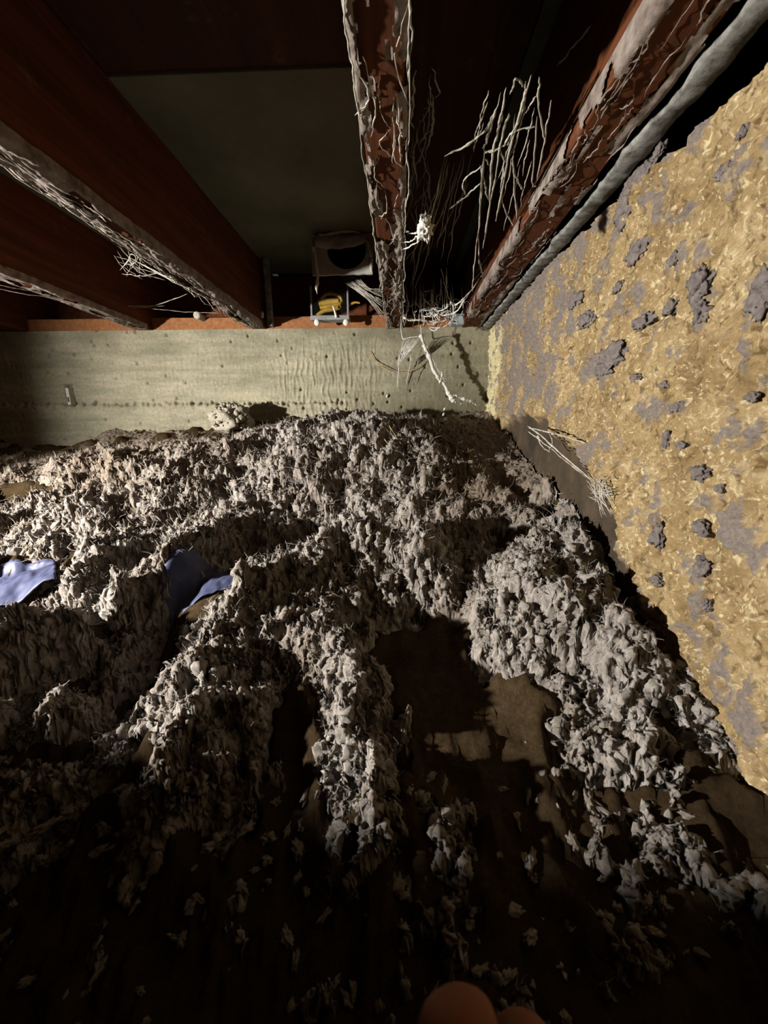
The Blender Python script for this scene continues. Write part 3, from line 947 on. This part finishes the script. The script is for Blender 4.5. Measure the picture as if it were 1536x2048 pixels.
for s in range(26):
    x = random.uniform(805, 925)
    kn.append(L_(random.uniform(.0005, .0009), (x, random.uniform(560, 600), 1.05), (x + random.uniform(-5, 5), 615, 1.07), (x + random.uniform(-8, 8), random.uniform(630, 655), 1.09), n=12))
web('corner_cobweb', kn, 'bright white knotted cobweb under the lower end of the middle joist')
wf = []
wf += [L_(.0012, (803, 635, 1.11), (802, 660, 1.12), (807, 678, 1.12), (824, 674, 1.12), (842, 674, 1.12)), L_(.0012, (842, 650, 1.11), (842, 676, 1.12))]
for s in range(26):
    t = s / 25
    x0, y0 = 806 + 36 * t, 677 - 3 * t + random.uniform(-2, 2)
    wf.append(L_(random.uniform(.0004, .0009), (x0, y0, 1.12), (800 + 22 * t, 700 + 6 * (1 - t), 1.135), (796 + random.uniform(-2, 3), 722 + random.uniform(-6, 10), 1.15), n=10, jit=.001))
wf += [L_(.0012, (796, 718, 1.15), (797, 740, 1.16), (795, 775, 1.17)), L_(.0009, (822, 700, 1.14), (820, 730, 1.16), (812, 770, 1.17))]
web('veil_cobweb', wf, 'thin tent-shaped cobweb veil just below the sill, left of the thick white strand')
web('strand_cobweb', [
    L_(.0056, (840, 668, 1.11), (848, 688, 1.11), (857, 712, 1.11), (873, 752, 1.11), (884, 766, 1.11), n=60, lump=.5, jit=.002),
    L_(.0042, (884, 762, 1.11), (892, 776, 1.11), (901, 796, 1.11), n=20), L_(.0070, (893, 780, 1.11), (906, 800, 1.11), (912, 803, 1.11), n=20, lump=.3),
    L_(.0046, (904, 790, 1.11), (925, 797, 1.12), (947, 804, 1.13), n=26), L_(.0022, (878, 764, 1.11), (884, 752, 1.11), (883, 742, 1.11), n=14),
    L_(.0015, (925, 796, 1.12), (921, 810, 1.12)), L_(.0014, (940, 802, 1.13), (955, 812, 1.14))]
    + [L_(random.uniform(.0004, .0009), (845 + 42 * t + random.uniform(-4, 4), 680 + 88 * t, 1.11), (849 + 44 * t + random.uniform(-9, 9), 700 + 80 * t, 1.11), n=9) for t in np.linspace(0, 1, 26)],
    'thick white cobweb strand hanging diagonally down to the corner of the walls')

web('fan_cobweb', [L_(random.uniform(.0005, .0011), (690 + 30 * t + random.uniform(-4, 4), 566 - 8 * t, 1.10), (735 + random.uniform(-6, 6), 575 + 26 * (1 - t), 1.10), (770 + random.uniform(-6, 2), 640 - 62 * t, 1.11), n=16)
                   for t in np.linspace(0, 1, 24)], 'fan of thin grey cobweb threads right of the clear plastic box', 'webdusty')
def wl(r, *pts, n=30):
    return strand([atX(*p) for p in pts], r, n, .001)


web('wall_cobweb', [
    wl(.0012, (1054, 852, .225), (1085, 874, .232), (1130, 915, .245), (1184, 962, .264), n=40), wl(.0009, (1056, 862, .225), (1095, 892, .238), (1172, 955, .262), n=40),
    wl(.0011, (1058, 856, .226), (1105, 866, .24), (1172, 886, .263), n=34), wl(.0008, (1098, 866, .238), (1105, 885, .238), (1098, 900, .238)),
    wl(.0009, (1075, 870, .23), (1082, 890, .235), (1100, 905, .24)), wl(.0022, (1103, 866, .239), (1108, 869, .24), n=8), wl(.0018, (1074, 872, .23), (1079, 876, .231), n=8)]
    + [wl(random.uniform(.0004, .0008), (random.uniform(1170, 1210), random.uniform(945, 1000), .258), (random.uniform(1190, 1235), random.uniform(965, 1040), .262), n=8) for _ in range(36)],
    'cobweb threads stretched low across the dark foot of the yellow wall', 'webdusty')
loops = [L_(.0009, (240, 540, .90), (256, 522, .88), (262, 508, .87), (272, 516, .87), (266, 528, .87), (256, 520, .88), n=34, jit=.001),
         L_(.0008, (244, 548, .90), (282, 552, .90), (322, 546, .90), n=22), L_(.0008, (256, 500, .86), (272, 540, .9), (330, 560, .93), n=22)]
loops += [L_(random.uniform(.0004, .0007), (random.uniform(225, 300), random.uniform(480, 530), .87), (random.uniform(250, 320), random.uniform(520, 560), .9), n=12) for _ in range(14)]
loops += [strand([(-.446, y_, HJ - .001), np.array(atY(256, 520, .88)) * .5 + np.array([-.446, y_, HJ]) * .5, atY(258, 515, .88)], .0007, 14) for y_ in (.84, .88, .93)]
web('loop_cobweb', loops, 'small looping cobweb below the dusty edge of the joist left of the duct collar', 'webdusty')
web('sagging_cobweb', [L_(.0010, (180, 596, 1.08), (230, 610, 1.10), (300, 612, 1.12), (350, 598, 1.12), (375, 588, 1.12), n=40),
                       L_(.0006, (190, 604, 1.1), (250, 616, 1.12), (330, 612, 1.13), n=30), L_(.0006, (300, 618, 1.12), (380, 624, 1.14), (440, 626, 1.15), n=30)],
    'sagging cobweb line slung between the two left joists near the sill', 'webdusty')
web('sagging_cobweb', [L_(.0009, (-20, 566, .9), (40, 578, .95), (90, 584, 1.0), n=30), L_(.0006, (-20, 575, .92), (50, 588, .96), (130, 600, 1.02), n=30),
                       L_(.0006, (-10, 560, .9), (60, 566, .95), (120, 592, 1.02), n=30)],
    'faint cobweb lines at the left edge under the lowest-left joist', 'webdusty')
# curtain of dusty web on the middle joist's right side
cur = []
for s in range(34):
    t = s / 33
    x0 = 812 + random.uniform(0, 60) * (1 - .3 * t); y0 = 130 + 330 * t
    Y0 = .45 + .5 * t
    cur.append(L_(random.uniform(.0005, .0013), (x0, y0, Y0), (x0 + random.uniform(-15, 15), y0 + 60, Y0 + .06), (x0 - random.uniform(0, 28), y0 + random.uniform(90, 150), Y0 + .12), n=16, jit=.003))
for s in range(12):
    x0 = random.uniform(880, 950)
    cur.append(L_(random.uniform(.0006, .001), (x0, random.uniform(300, 370), .68), (x0 - 25, 420, .74), (x0 - random.uniform(40, 75), random.uniform(470, 540), .82), n=18, jit=.003))
web('curtain_cobweb', cur, 'ragged curtain of brown dusty cobweb along the right side of the middle joist', 'webdusty')
# web tatters along the lower edges of the middle joist
fr = []
for x_e, sg in ((-.041, -1), (.003, 1)):
    y = .2
    while y < 1.16:
        l = random.uniform(.05, .16)
        fr.append(strand([(x_e, y, HJ - random.uniform(0, .006)), (x_e + sg * random.uniform(.0, .006), y + l * .5, HJ - random.uniform(.002, .014)), (x_e, y + l, HJ - random.uniform(0, .004))], random.uniform(.0004, .0010), 24, .0012, .3))
        y += l * .7
for k in range(40):
    x = random.uniform(-.042, .004); y = random.uniform(.25, 1.15); l = random.uniform(.03, .1)
    fr.append(strand([(x, y, HJ - .003), (x + random.uniform(-.012, .012), y + l * .5, HJ - random.uniform(.004, .012)), (x + random.uniform(-.012, .012), y + l, HJ - .003)], random.uniform(.0003, .0009), 14, .002, .6))
v, f = tube_data(fr)
mesh_obj('web_fringe', v, f, MAT['webdusty'], jC)['kind'] = 'stuff'
fr = []
y = .3
while y < 1.12:
    l = random.uniform(.05, .15)
    big = 1 + 1.4 * math.exp(-((y - .9) / .12) ** 2)
    fr.append(strand([(-.447, y, HJ - .001), (-.450, y + l * .5, HJ - .006 * big), (-.447, y + l, HJ - .001)], random.uniform(.0005, .0013), 16, .002, .6))
    fr.append(strand([(-.43, y, HJ - .003), (-.43 + random.uniform(-.01, .01), y + l * .5, HJ - .006), (-.43, y + l, HJ - .003)], random.uniform(.0004, .001), 16, .003, .6))
    y += l * .4
v, f = tube_data(fr)
mesh_obj('web_fringe', v, f, MAT['webdusty'], jB)['kind'] = 'stuff'
# web tatters and dust on the wall joist
fr = []
for k in range(90):
    x = random.choice([.181, random.uniform(.182, .232)]); y = random.uniform(.2, 1.1); l = random.uniform(.015, .07)
    fr.append(strand([(x, y, HJ - .001), (x + random.uniform(-.008, .008), y + l * .5, HJ - random.uniform(.001, .005)), (x + random.uniform(-.008, .008), y + l, HJ - .001)], random.uniform(.0003, .0009), 12, .002, .6))
v, f = tube_data(fr)
mesh_obj('web_fringe', v, f, MAT['dustlayer'], jD)['kind'] = 'stuff'


def blob(name, c, r, mat, sub=3, amp=.35, fr_=1.6, seed=0, sq=(1, 1, 1), parent=None, rot=None):
    from mathutils import noise
    v, f = ico_np(sub)
    n = np.array([noise.fractal(Vector(p * fr_) + Vector((seed * 3.1, seed, 1)), .7, 2.1, 4) for p in v])
    v = v * (1 + amp * n)[:, None] * np.asarray(sq) * r
    if rot is not None:
        v = v @ np.array(Matrix.Rotation(rot, 3, 'Y')).T
    return mesh_obj(name, v + np.asarray(c), f, MAT[mat], parent)


# egg sac on threads
c = atY(850, 456, 0.496)
sac = empty('spider_egg_sac', c)
o = blob('sac', (0, 0, 0), .0105, 'web', 4, .7, 2.6, 5, (.75, .75, 1.1), sac)
v, f = tube_data([strand([p - c for p in pix((842, 462, 0.630), (826, 466, 0.638), (806, 462, 0.646))], .0012, 16), strand([p - c for p in pix((846, 468, 0.630), (832, 486, 0.646), (804, 500, 0.669))], .0012, 18),
                  strand([p - c for p in pix((838, 470, 0.630), (825, 480, 0.646), (808, 486, 0.669))], .0009, 14), strand([p - c for p in pix((856, 446, 0.630), (866, 420, 0.614), (880, 350, 0.575))], .0009, 18)])
mesh_obj('anchor_thread', v, f, MAT['web'], sac)
tag(sac, 'small white spider egg sac beside the middle joist, held by threads', 'egg sac')

# ------------------------------------------------------------------ lint tufts on the yellow wall
TU = [(1247, 420, 19, 34, 'tall grey lint tuft high on the yellow wall near the grey strip'),
      (1272, 500, 22, 26, 'grey lint patch just below the tall tuft on the yellow wall'),
      (1222, 712, 26, 30, 'hooked dark lint clump sticking out halfway up the yellow wall'),
      (1205, 738, 20, 20, 'flat grey lint patch touching the hooked clump from below left'), (1395, 570, 22, 40, 'large dark lint tuft in the upper right of the yellow wall'), (1398, 625, 14, 26, 'narrow lint tuft directly under the large upper right tuft'),
      (1282, 645, 20, 17, 'round grey lint knob above the hooked lint clump on the wall'), (1520, 590, 22, 50, 'big blurred lint mass at the right edge of the picture'),
      (1350, 815, 14, 13, 'dark lint knob with a streak beneath it on the middle of the wall'), (1333, 880, 7, 28, 'thin vertical lint streak below the mid-wall knob'), (1396, 945, 18, 20, 'dark lint knob low in the middle of the yellow wall'),
      (1437, 978, 10, 10, 'small round dark lint dot right of the low lint knob'), (1345, 520, 9, 16, 'small lint speck left of the large upper right tuft'), (1500, 795, 15, 12, 'bent dark lint streak near the right edge of the wall'),
      (1400, 1055, 17, 20, 'lint tuft midway between the low knob and the lowest tuft'), (1313, 1075, 13, 28, 'upright lint streak left of the lowest lint tufts'), (1402, 1135, 16, 26, 'lowest dark lint tuft on the yellow wall'), (1325, 770, 9, 9, 'tiny lint dot just above the mid-wall knob'), (1315, 300, 9, 14, 'small lint speck right of the lint caught under the strip'),
      (1285, 345, 22, 22, 'grey lint caught under the grey strip at the top of the yellow wall'), (1260, 370, 17, 17, 'lint ball just below the lint caught under the strip'), (1440, 345, 12, 14, 'lone lint speck high on the right part of the wall'), (1170, 640, 16, 22, 'lint tuft on the dusty belt left of the round knob'), (1235, 575, 10, 14, 'small lint tuft between the grey lint patch and round knob'),
      (1340, 615, 14, 18, 'lint tuft right of the round grey knob'), (1150, 600, 12, 20, 'leftmost lint tuft on the yellow wall near the corner'), (1482, 262, 12, 12, 'topmost lint speck at the right of the yellow wall'), (1360, 890, 12, 10, 'flat lint speck right of the thin vertical streak'), (1310, 1160, 12, 14, 'lint speck close to the insulation, left of the lowest tuft'), (1410, 1210, 9, 14, 'small lint speck beneath the lowest dark tuft'), (1268, 755, 10, 10, 'small lint dot right of the hooked clump')]
for k, (px, py, rx, ry, lb) in enumerate(TU):
    p = atX(px, py, XR - .006)
    dep = p[1]
    mm = 1.0 / F * (RC[:, 2] @ p)
    sy = rx * mm * .95 * max(1.0, p[1] / .27 * .9)      # seen obliquely: real length along the wall is longer
    sz = ry * mm * .8
    v, f = ico_np(4)
    from mathutils import noise
    n = np.array([noise.fractal(Vector(q * 1.5) + Vector((k * 3.7, 2, 1)), .55, 2.2, 5) for q in v])
    v = v * (1 + .6 * n)[:, None]
    v[:, 0] *= min(.0055, .35 * sz + .002)
    v[:, 1] *= sy; v[:, 2] *= sz
    o = mesh_obj('lint_tuft', v, f, MAT['lint'])
    o.location = p + np.array([.002, 0, 0])
    tag(o, lb or 'small grey lint speck among many others stuck on the yellow wall', 'lint', 'lint tufts on the yellow wall')

# lint gathered at the top of the wall near the corner
for k, (px, py, r, lb) in enumerate([(1010, 585, .030, 'shaggy pale lint bunch on the top corner of the yellow wall'), (1075, 500, .022, 'grey lint roll at the wall top between the strip and yellow coat')]):
    p = atX(px, py, XR - .012)
    o = blob('lint_bunch', (0, 0, 0), r, 'dustlayer', 4, .5, 2.0, 50 + k, (.45, 1.6, .9))
    o.location = p
    ln = []
    for _ in range(60):
        a = rng.normal(size=3) * np.array([.3, 1.0, .7]) * r
        ln.append(strand([a, a + rng.normal(size=3) * .012, a + rng.normal(size=3) * .016 + np.array([-.003, 0, -.008])], .0008, 8, .001))
    v, f = tube_data(ln, 4)
    mesh_obj('lint_fibres', v, f, MAT['dustlayer'], o)
    tag(o, lb, 'lint')

# ------------------------------------------------------------------ duct collar between the joists
yc_ = 1.055
pl = atY(622, 470, yc_); pr = atY(745, 548, yc_)
x0, x1, z0, z1 = pl[0], pr[0], pr[2], HT - .001
cxm, czm, rad = (x0 + x1) / 2 + .012, z0 + .055, .043
root = empty('duct_collar', ((x0 + x1) / 2, yc_, z0))
inv = -np.array(root.location)
# flange with a round hole
n = 48
ang = np.arange(n) * 2 * math.pi / n + math.pi / 4
inner = np.stack([cxm + rad * 1.15 * np.cos(ang), np.full(n, 0.), czm + rad * np.sin(ang)], -1)
sqx = np.clip(np.cos(ang) * 1.45, -1, 1); sqz = np.clip(np.sin(ang) * 1.45, -1, 1)
outer = np.stack([(x0 + x1) / 2 + sqx * (x1 - x0) / 2, np.full(n, 0.), (z0 + z1) / 2 + sqz * (z1 - z0) / 2], -1)
outer[:, 2] += .0015 * perlin(outer[:, 0] * 90, outer[:, 2] * 90, 501)
V = np.concatenate([inner + [0, yc_, 0], outer + [0, yc_, 0], inner + [0, yc_ + .006, 0], outer + [0, yc_ + .006, 0]]) + inv
fc = []
for i in range(n):
    j = (i + 1) % n
    fc += [(i, j, n + j, n + i), (2 * n + j, 2 * n + i, 3 * n + i, 3 * n + j), (n + i, n + j, 3 * n + j, 3 * n + i), (j, i, 2 * n + i, 2 * n + j)]
flange = mesh_obj('flange', V, fc, MAT['paper'], root, smooth=False)
# dark tube behind
V = np.concatenate([inner + [0, yc_ + .004, 0], inner + [0, yc_ + .10, 0]]) + inv
V = np.vstack([V, [[cxm + inv[0], yc_ + .10 + inv[1], czm + inv[2]]]])
fc = [(i, (i + 1) % n, n + (i + 1) % n, n + i) for i in range(n)] + [(n + i, n + (i + 1) % n, 2 * n) for i in range(n)]
mesh_obj('duct_tube', V, fc, MAT['black'], root)
# torn flap drooping over the top of the hole
S, U = np.meshgrid(np.linspace(0, 1, 24), np.linspace(0, 1, 8))
fx = x0 + .012 + S * (x1 - x0 - .03)
fzz = z1 - .004 - U * (.030 + .010 * np.sin(S * math.pi) - .008 * S) - .003 * perlin(S * 7, U * 3, 502)
fy = yc_ - .004 - .012 * np.sin(U * 2.2) - .004 * perlin(S * 5, U * 2, 503)
fl = mesh_obj('flap', np.stack([fx, fy, fzz], -1) + inv, grid_faces(8, 24), MAT['paper'], root)
sm = fl.modifiers.new('solid', 'SOLIDIFY'); sm.thickness = .002
# rolled paper edges
v, f = tube_data([strand([np.array(p) + inv for p in q], r, 24, .002, .4) for q, r in [
    (pix((622, 478, yc_ - .004), (630, 510, yc_ - .005), (634, 545, yc_ - .006), (634, 588, yc_ - .008)), .0042),
    (pix((735, 480, yc_ - .004), (741, 510, yc_ - .005), (743, 545, yc_ - .006)), .0035),
    (pix((626, 474, yc_ - .006), (660, 468, yc_ - .008), (705, 462, yc_ - .008), (736, 484, yc_ - .006)), .0040)]], 7)
mesh_obj('paper_roll', v, f, MAT['webdusty'], flange)
tag(root, 'square grey paper-faced collar with a round black hole between the joists', 'duct collar')

# ------------------------------------------------------------------ little clear box with yellow strip
yb_ = 1.15
def bxp(px0, py0, px1, py1, Y): a_ = atY(px0, py0, Y); b_ = atY(px1, py1, Y); return a_[0], b_[0], b_[2], a_[2]
x0, x1, z0, z1 = bxp(619, 572, 699, 640, yb_)
root = empty('clear_box', ((x0 + x1) / 2, yb_, z0)); inv = Vector(root.location) * -1
def part(name, bm, m, parent=None, smooth=False):
    bmesh.ops.translate(bm, verts=bm.verts, vec=inv)
    return bm_obj(name, bm, MAT[m], parent or root, smooth)
rail = part('bottom_rail', box_bm(x0, x1, yb_ - .006, yb_ + .028, z0, z0 + .012, .002), 'metal')
for xx in (x0 + .003, x1 - .004):
    part('upright', box_bm(xx - .0025, xx + .0025, yb_ - .002, yb_ + .003, z0 + .010, z1, .001), 'metal')
part('side_panel', box_bm(x0 + .005, x1 - .006, yb_, yb_ + .0015, z0 + .012, z1 - .004), 'clear')
for px in (634, 692):
    p = atY(px, 645, yb_ - .004)
    bm = bmesh.new(); bmesh.ops.create_uvsphere(bm, u_segments=16, v_segments=10, radius=.0085)
    for vv in bm.verts:
        vv.co = Vector((vv.co.x, vv.co.y * .7, vv.co.z * 1.05)) + Vector(p)
    part('foot', bm, 'white', rail, smooth=True)
v, f = tube_data([(spline(pix((640, 600, 1.162), (655, 588, 1.166), (678, 592, 1.166), (682, 606, 1.162), (660, 612, 1.158), (640, 616, 1.158)), 40), .0045),
                  (spline(pix((634, 632, 1.16), (648, 622, 1.16), (668, 618, 1.162), (682, 614, 1.164)), 30), .006),
                  (spline(pix((638, 606, 1.168), (660, 604, 1.168), (678, 604, 1.168)), 20), .0095)], 8)
mesh_obj('yellow_coil', v + np.array(inv), f, MAT['yellow'], root)
v, f = tube_data([(spline(pix((698, 610, 1.16), (710, 605, 1.155), (720, 606, 1.15)), 16), np.linspace(.004, .002, 16))], 8)
mesh_obj('yellow_tail', v + np.array(inv), f, MAT['yellow'], root)
v, f = tube_data([(spline(pix((666, 612, 1.144), (670, 624, 1.142), (673, 636, 1.14)), 12), np.linspace(.002, .0036, 12))], 8)
mesh_obj('white_pin', v + np.array(inv), f, MAT['white'], root)
tag(root, 'small clear box with yellow coiled strip and two white feet on the sill', 'box')

# ------------------------------------------------------------------ small fixed odds and ends at the sill
p0 = atY(527, 530, YB - .02); p1 = atY(545, 652, YB - .02)
bm = box_bm(p0[0], p1[0], YB - .022, YB - .006, HJ + .004, HT - .002, .0015, 10, .0015, 9)
o = bm_obj('metal_strap', bm, MAT['strip']); tag(o, 'upright dusty grey strap standing on the sill at a joist end', 'strap')
c = atY(524, 629, YB - .03)
o = blob('white_flake', c, .006, 'white', 2, .3, 1.5, 3, (.9, .6, 1.5)); tag(o, 'tiny white flake stuck on the joist end beside the grey strap', 'flake')
c = atY(411, 629, YB + .03)
bm = bmesh.new(); bmesh.ops.create_cone(bm, cap_ends=True, segments=28, radius1=.011, radius2=.010, depth=.05)
bmesh.ops.bevel(bm, geom=[e for e in bm.edges if len(e.link_faces) == 2 and abs(e.verts[0].co.z - e.verts[1].co.z) < 1e-6], offset=.002, segments=2, affect='EDGES')
bmesh.ops.rotate(bm, verts=bm.verts, matrix=Matrix.Rotation(math.pi / 2, 3, 'X'))
bmesh.ops.translate(bm, verts=bm.verts, vec=Vector((c[0], YB - .002, HJ + .034)))
o = bm_obj('round_knob', bm, MAT['webdusty']); tag(o, 'round grey knob on the sill between the two left joists', 'knob')
c = atY(912, 646, YB - .02)
bm = box_bm(c[0] - .018, c[0] + .026, YB - .035, YB + .004, HJ - .001, HJ + .028, .006)
o = bm_obj('plastic_fitting', bm, MAT['cap'], smooth=False); tag(o, 'pale bluish plastic fitting on the sill at the corner behind the white web', 'fitting')

# form tie in the concrete
c = atY(138, 790, YB)
root = empty('form_tie', (rcx, YB, rcz)); 
bm = box_bm(-.011, -.001, -.002, .020, -.030, .022, .0015, 6, .001, 5)
bm_obj('strap', bm, MAT['white'], root)
bm = box_bm(-.008, -.004, -.006, -.0015, -.022, -.006, .0012); bm_obj('rivet', bm, MAT['metal'], root)
tag(root, 'bright metal tie in a dark slot of the concrete wall, at left', 'metal tie')

# hair-thin curved root marks on the concrete
web('wall_root', [L_(.0011, (735, 700, 1.192), (752, 722, 1.192), (790, 742, 1.19), (822, 742, 1.19), (856, 718, 1.19), n=46, jit=.001, lump=.3),
                  L_(.0008, (738, 714, 1.193), (760, 732, 1.192), (786, 744, 1.19), n=26, jit=.001)],
    'thin tan root curving like a smile on the concrete wall under the cobweb veil', 'straw', 'root')

# rubble lump and dark strip at the wall's foot
c = atY(462, 838, 1.10)
rub = empty('rubble_lump', c)
blob('core', (0, 0, 0), .050, 'rubble', 4, .55, 1.5, 23, (1.15, .8, .72), rub)
ln = 0
V = []; Fc = []; off = 0
iv1, if1 = ico_np(1)
for _ in range(220):
    a = rng.normal(size=3); a /= np.linalg.norm(a); a *= np.array([.052, .040, .042]); a[2] = max(a[2], -.02)
    V.append(iv1 * rng.uniform(.003, .008) * np.clip(1 + .3 * rng.normal(size=(len(iv1), 1)), .4, 1.6) + a); Fc.append(if1 + off); off += len(iv1)
g = mesh_obj('crumbs', np.concatenate(V), np.concatenate(Fc), MAT['rubble'], rub, smooth=False); g['kind'] = 'stuff'
tag(rub, 'pale crumbly rubble lump leaning on the foot of the concrete wall', 'rubble')
# white crumbs near the corner
for k, (px, py, r, lb) in enumerate([(888, 842, .0085, 'largest white pellet on the insulation near the far corner'), (887, 829, .004, 'small white pellet just above the largest white pellet'),
                                     (889, 818, .0035, 'topmost tiny white pellet near the far corner'), (774, 792, .004, 'tiny white crumb low on the concrete wall left of the corner')]):
    c = atY(px, py, 1.06 if k < 3 else YB - .004)
    o = blob('white_pellet', c, r, 'white', 2, .25, 1.5, 30 + k, (.75, .75, 1.35), rot=.4); tag(o, lb, 'pellet', 'white pellets')
# glints caught beside the yellow wall
c = atY(1120, 986, .60)
for dx, dz, lb in ((0, 0, 'tiny bright flake hanging before the dark foot of the yellow wall'),):
    v, f = tube_data([strand([c + [-.004, 0, .0], c + [0, 0, -.001], c + [.006, 0, 0]], .0007, 8, .0005)], 5)
    o = mesh_obj('bright_flake', v, f, MAT['white']); tag(o, lb, 'flake')

# straws on the mound
for k, (pts, lb) in enumerate([([(745, 878, .83), (800, 918, .77)], 'longest tan straw lying on the front of the middle mound'),
                               ([(640, 945, .76), (668, 925, .78)], 'short tan straw on the left side of the middle mound'),
                               ([(770, 870, .84), (806, 898, .79)], 'tan straw beside the longest straw on the middle mound')]):
    q = pix(*pts)
    for p_ in q:
        p_[2] = max(p_[2], surf(p_[0], p_[1]) + .002)
    v, f = tube_data([strand(q, .0009, 12, .001, .2)], 6)
    o = mesh_obj('straw', v, f, MAT['straw']); tag(o, lb, 'straw', 'straws on the mound')

# blue plastic sheet lying in the hollows
for k, (x0p, lb) in enumerate([([(305, 1240, .445), (340, 1160, .505), (510, 1120, .53), (495, 1190, .475)], 'small piece of blue plastic sheet in the hollow left of the middle clumps'),
                               ([(-140, 1300, .415), (-60, 1150, .525), (110, 1122, .54), (120, 1190, .455)], 'blue plastic sheet showing at the left edge between two insulation ridges')]):
    q = np.array(pix(*x0p))
    S, U = np.meshgrid(np.linspace(0, 1, 50), np.linspace(0, 1, 36))
    Pq = (q[0][None, None] * ((1 - S) * (1 - U))[..., None] + q[1][None, None] * ((1 - S) * U)[..., None] + q[2][None, None] * (S * U)[..., None] + q[3][None, None] * (S * (1 - U))[..., None])
    Hq, Cq = macro(Pq[..., 0], Pq[..., 1])
    Hq = Hq - np.clip(relief(Pq[..., 0], Pq[..., 1]), 0, 1)
    Pq[..., 2] = Hq + .006 + .004 * fbm(Pq[..., 0] * 30, Pq[..., 1] * 30, 601 + k, 3) + .0015 * ridged(Pq[..., 0] * 60, Pq[..., 1] * 60, 611 + k, 2)
    o = mesh_obj('plastic_sheet', Pq, grid_faces(36, 50), MAT['blue'])
    s_ = o.modifiers.new('solid', 'SOLIDIFY'); s_.thickness = .0012
    tag(o, lb, 'plastic sheet')

# ------------------------------------------------------------------ the photographer's hand, one fingertip in view
def skin_mesh(name, verts, edges, radii, mat, root_i=0, sub=2):
    me = bpy.data.meshes.new(name)
    me.from_pydata(verts, edges, [])
    o = bpy.data.objects.new(name, me)
    COL.objects.link(o)
    sk = o.modifiers.new('skin', 'SKIN')
    sd = me.skin_vertices[0].data if me.skin_vertices else None
    if sd is None:
        bm = bmesh.new(); bm.from_mesh(me); bm.verts.layers.skin.verify(); bm.to_mesh(me); bm.free()
        sd = me.skin_vertices[0].data
    for i, r in enumerate(radii):
        sd[i].radius = (r, r)
        sd[i].use_root = (i == root_i)
    ss = o.modifiers.new('sub', 'SUBSURF'); ss.levels = sub; ss.render_levels = sub
    dg = bpy.context.evaluated_depsgraph_get(); dg.update()
    m2 = bpy.data.meshes.new_from_object(o.evaluated_get(dg))
    o.modifiers.clear()
    o.data = m2
    m2.materials.clear(); m2.materials.append(mat); m2.shade_smooth()
    return o


tip = atZ(905, 1962, -.118)
tip = np.array([tip[0], tip[1], -.118])
W = tip + np.array([.035, -.085, -.085])                     # wrist, below and behind the frame
vs, es, rs = [], [], []


def add(p, r, par=None):
    vs.append(tuple(map(float, p))); rs.append(r)
    if par is not None:
        es.append((par, len(vs) - 1))
    return len(vs) - 1


w0 = add(W + [.0, -.07, -.03], .024)
w1 = add(W, .024, w0)
pm = add(W + [0, .032, .012], .026, w1)
kn_off = [(-.030, .058, .028), (-.010, .063, .032), (.010, .061, .030), (.028, .054, .022)]
for i, ko in enumerate(kn_off):
    k0 = add(W + np.array(ko), .0105, pm)
    if i == 0:
        base_k = np.array(vs[k0])
        a1 = add(base_k + (tip - base_k) * .38 + [0, .004, .010], .0098, k0)
        a2 = add(base_k + (tip - base_k) * .72 + [0, .003, .008], .0095, a1)
        add(tip + [0, 0, -.003], .0090, a2)
    else:
        l = (.040, .038, .032)[i - 1]
        k1 = add(np.array(vs[k0]) + [0, l * .75, .008], .0092, k0)
        k2 = add(np.array(vs[k1]) + [0, .012, -.022], .0088, k1)
        add(np.array(vs[k2]) + [0, -.016, -.010], .0080, k2)
th0 = add(W + [-.030, .012, .012], .0135, w1)
th1 = add(W + [-.044, .036, .020], .0110, th0)
add(W + [-.046, .060, .022], .0095, th1)
hand = skin_mesh('person', vs, es, rs, MAT['skin'], 1)
hand_label = tag(hand, 'blurred fingertip of the photographer at the bottom edge of the picture', 'person')
# nail on the visible finger
d_ = (tip - np.array(vs[[i for i, r in enumerate(rs)][0]]))
v, f = ico_np(2)
nail = mesh_obj('fingernail', v * np.array([.0058, .0022, .0075]) + (tip + np.array([.002, -.0085, -.004])), f, MAT['nail'], hand)
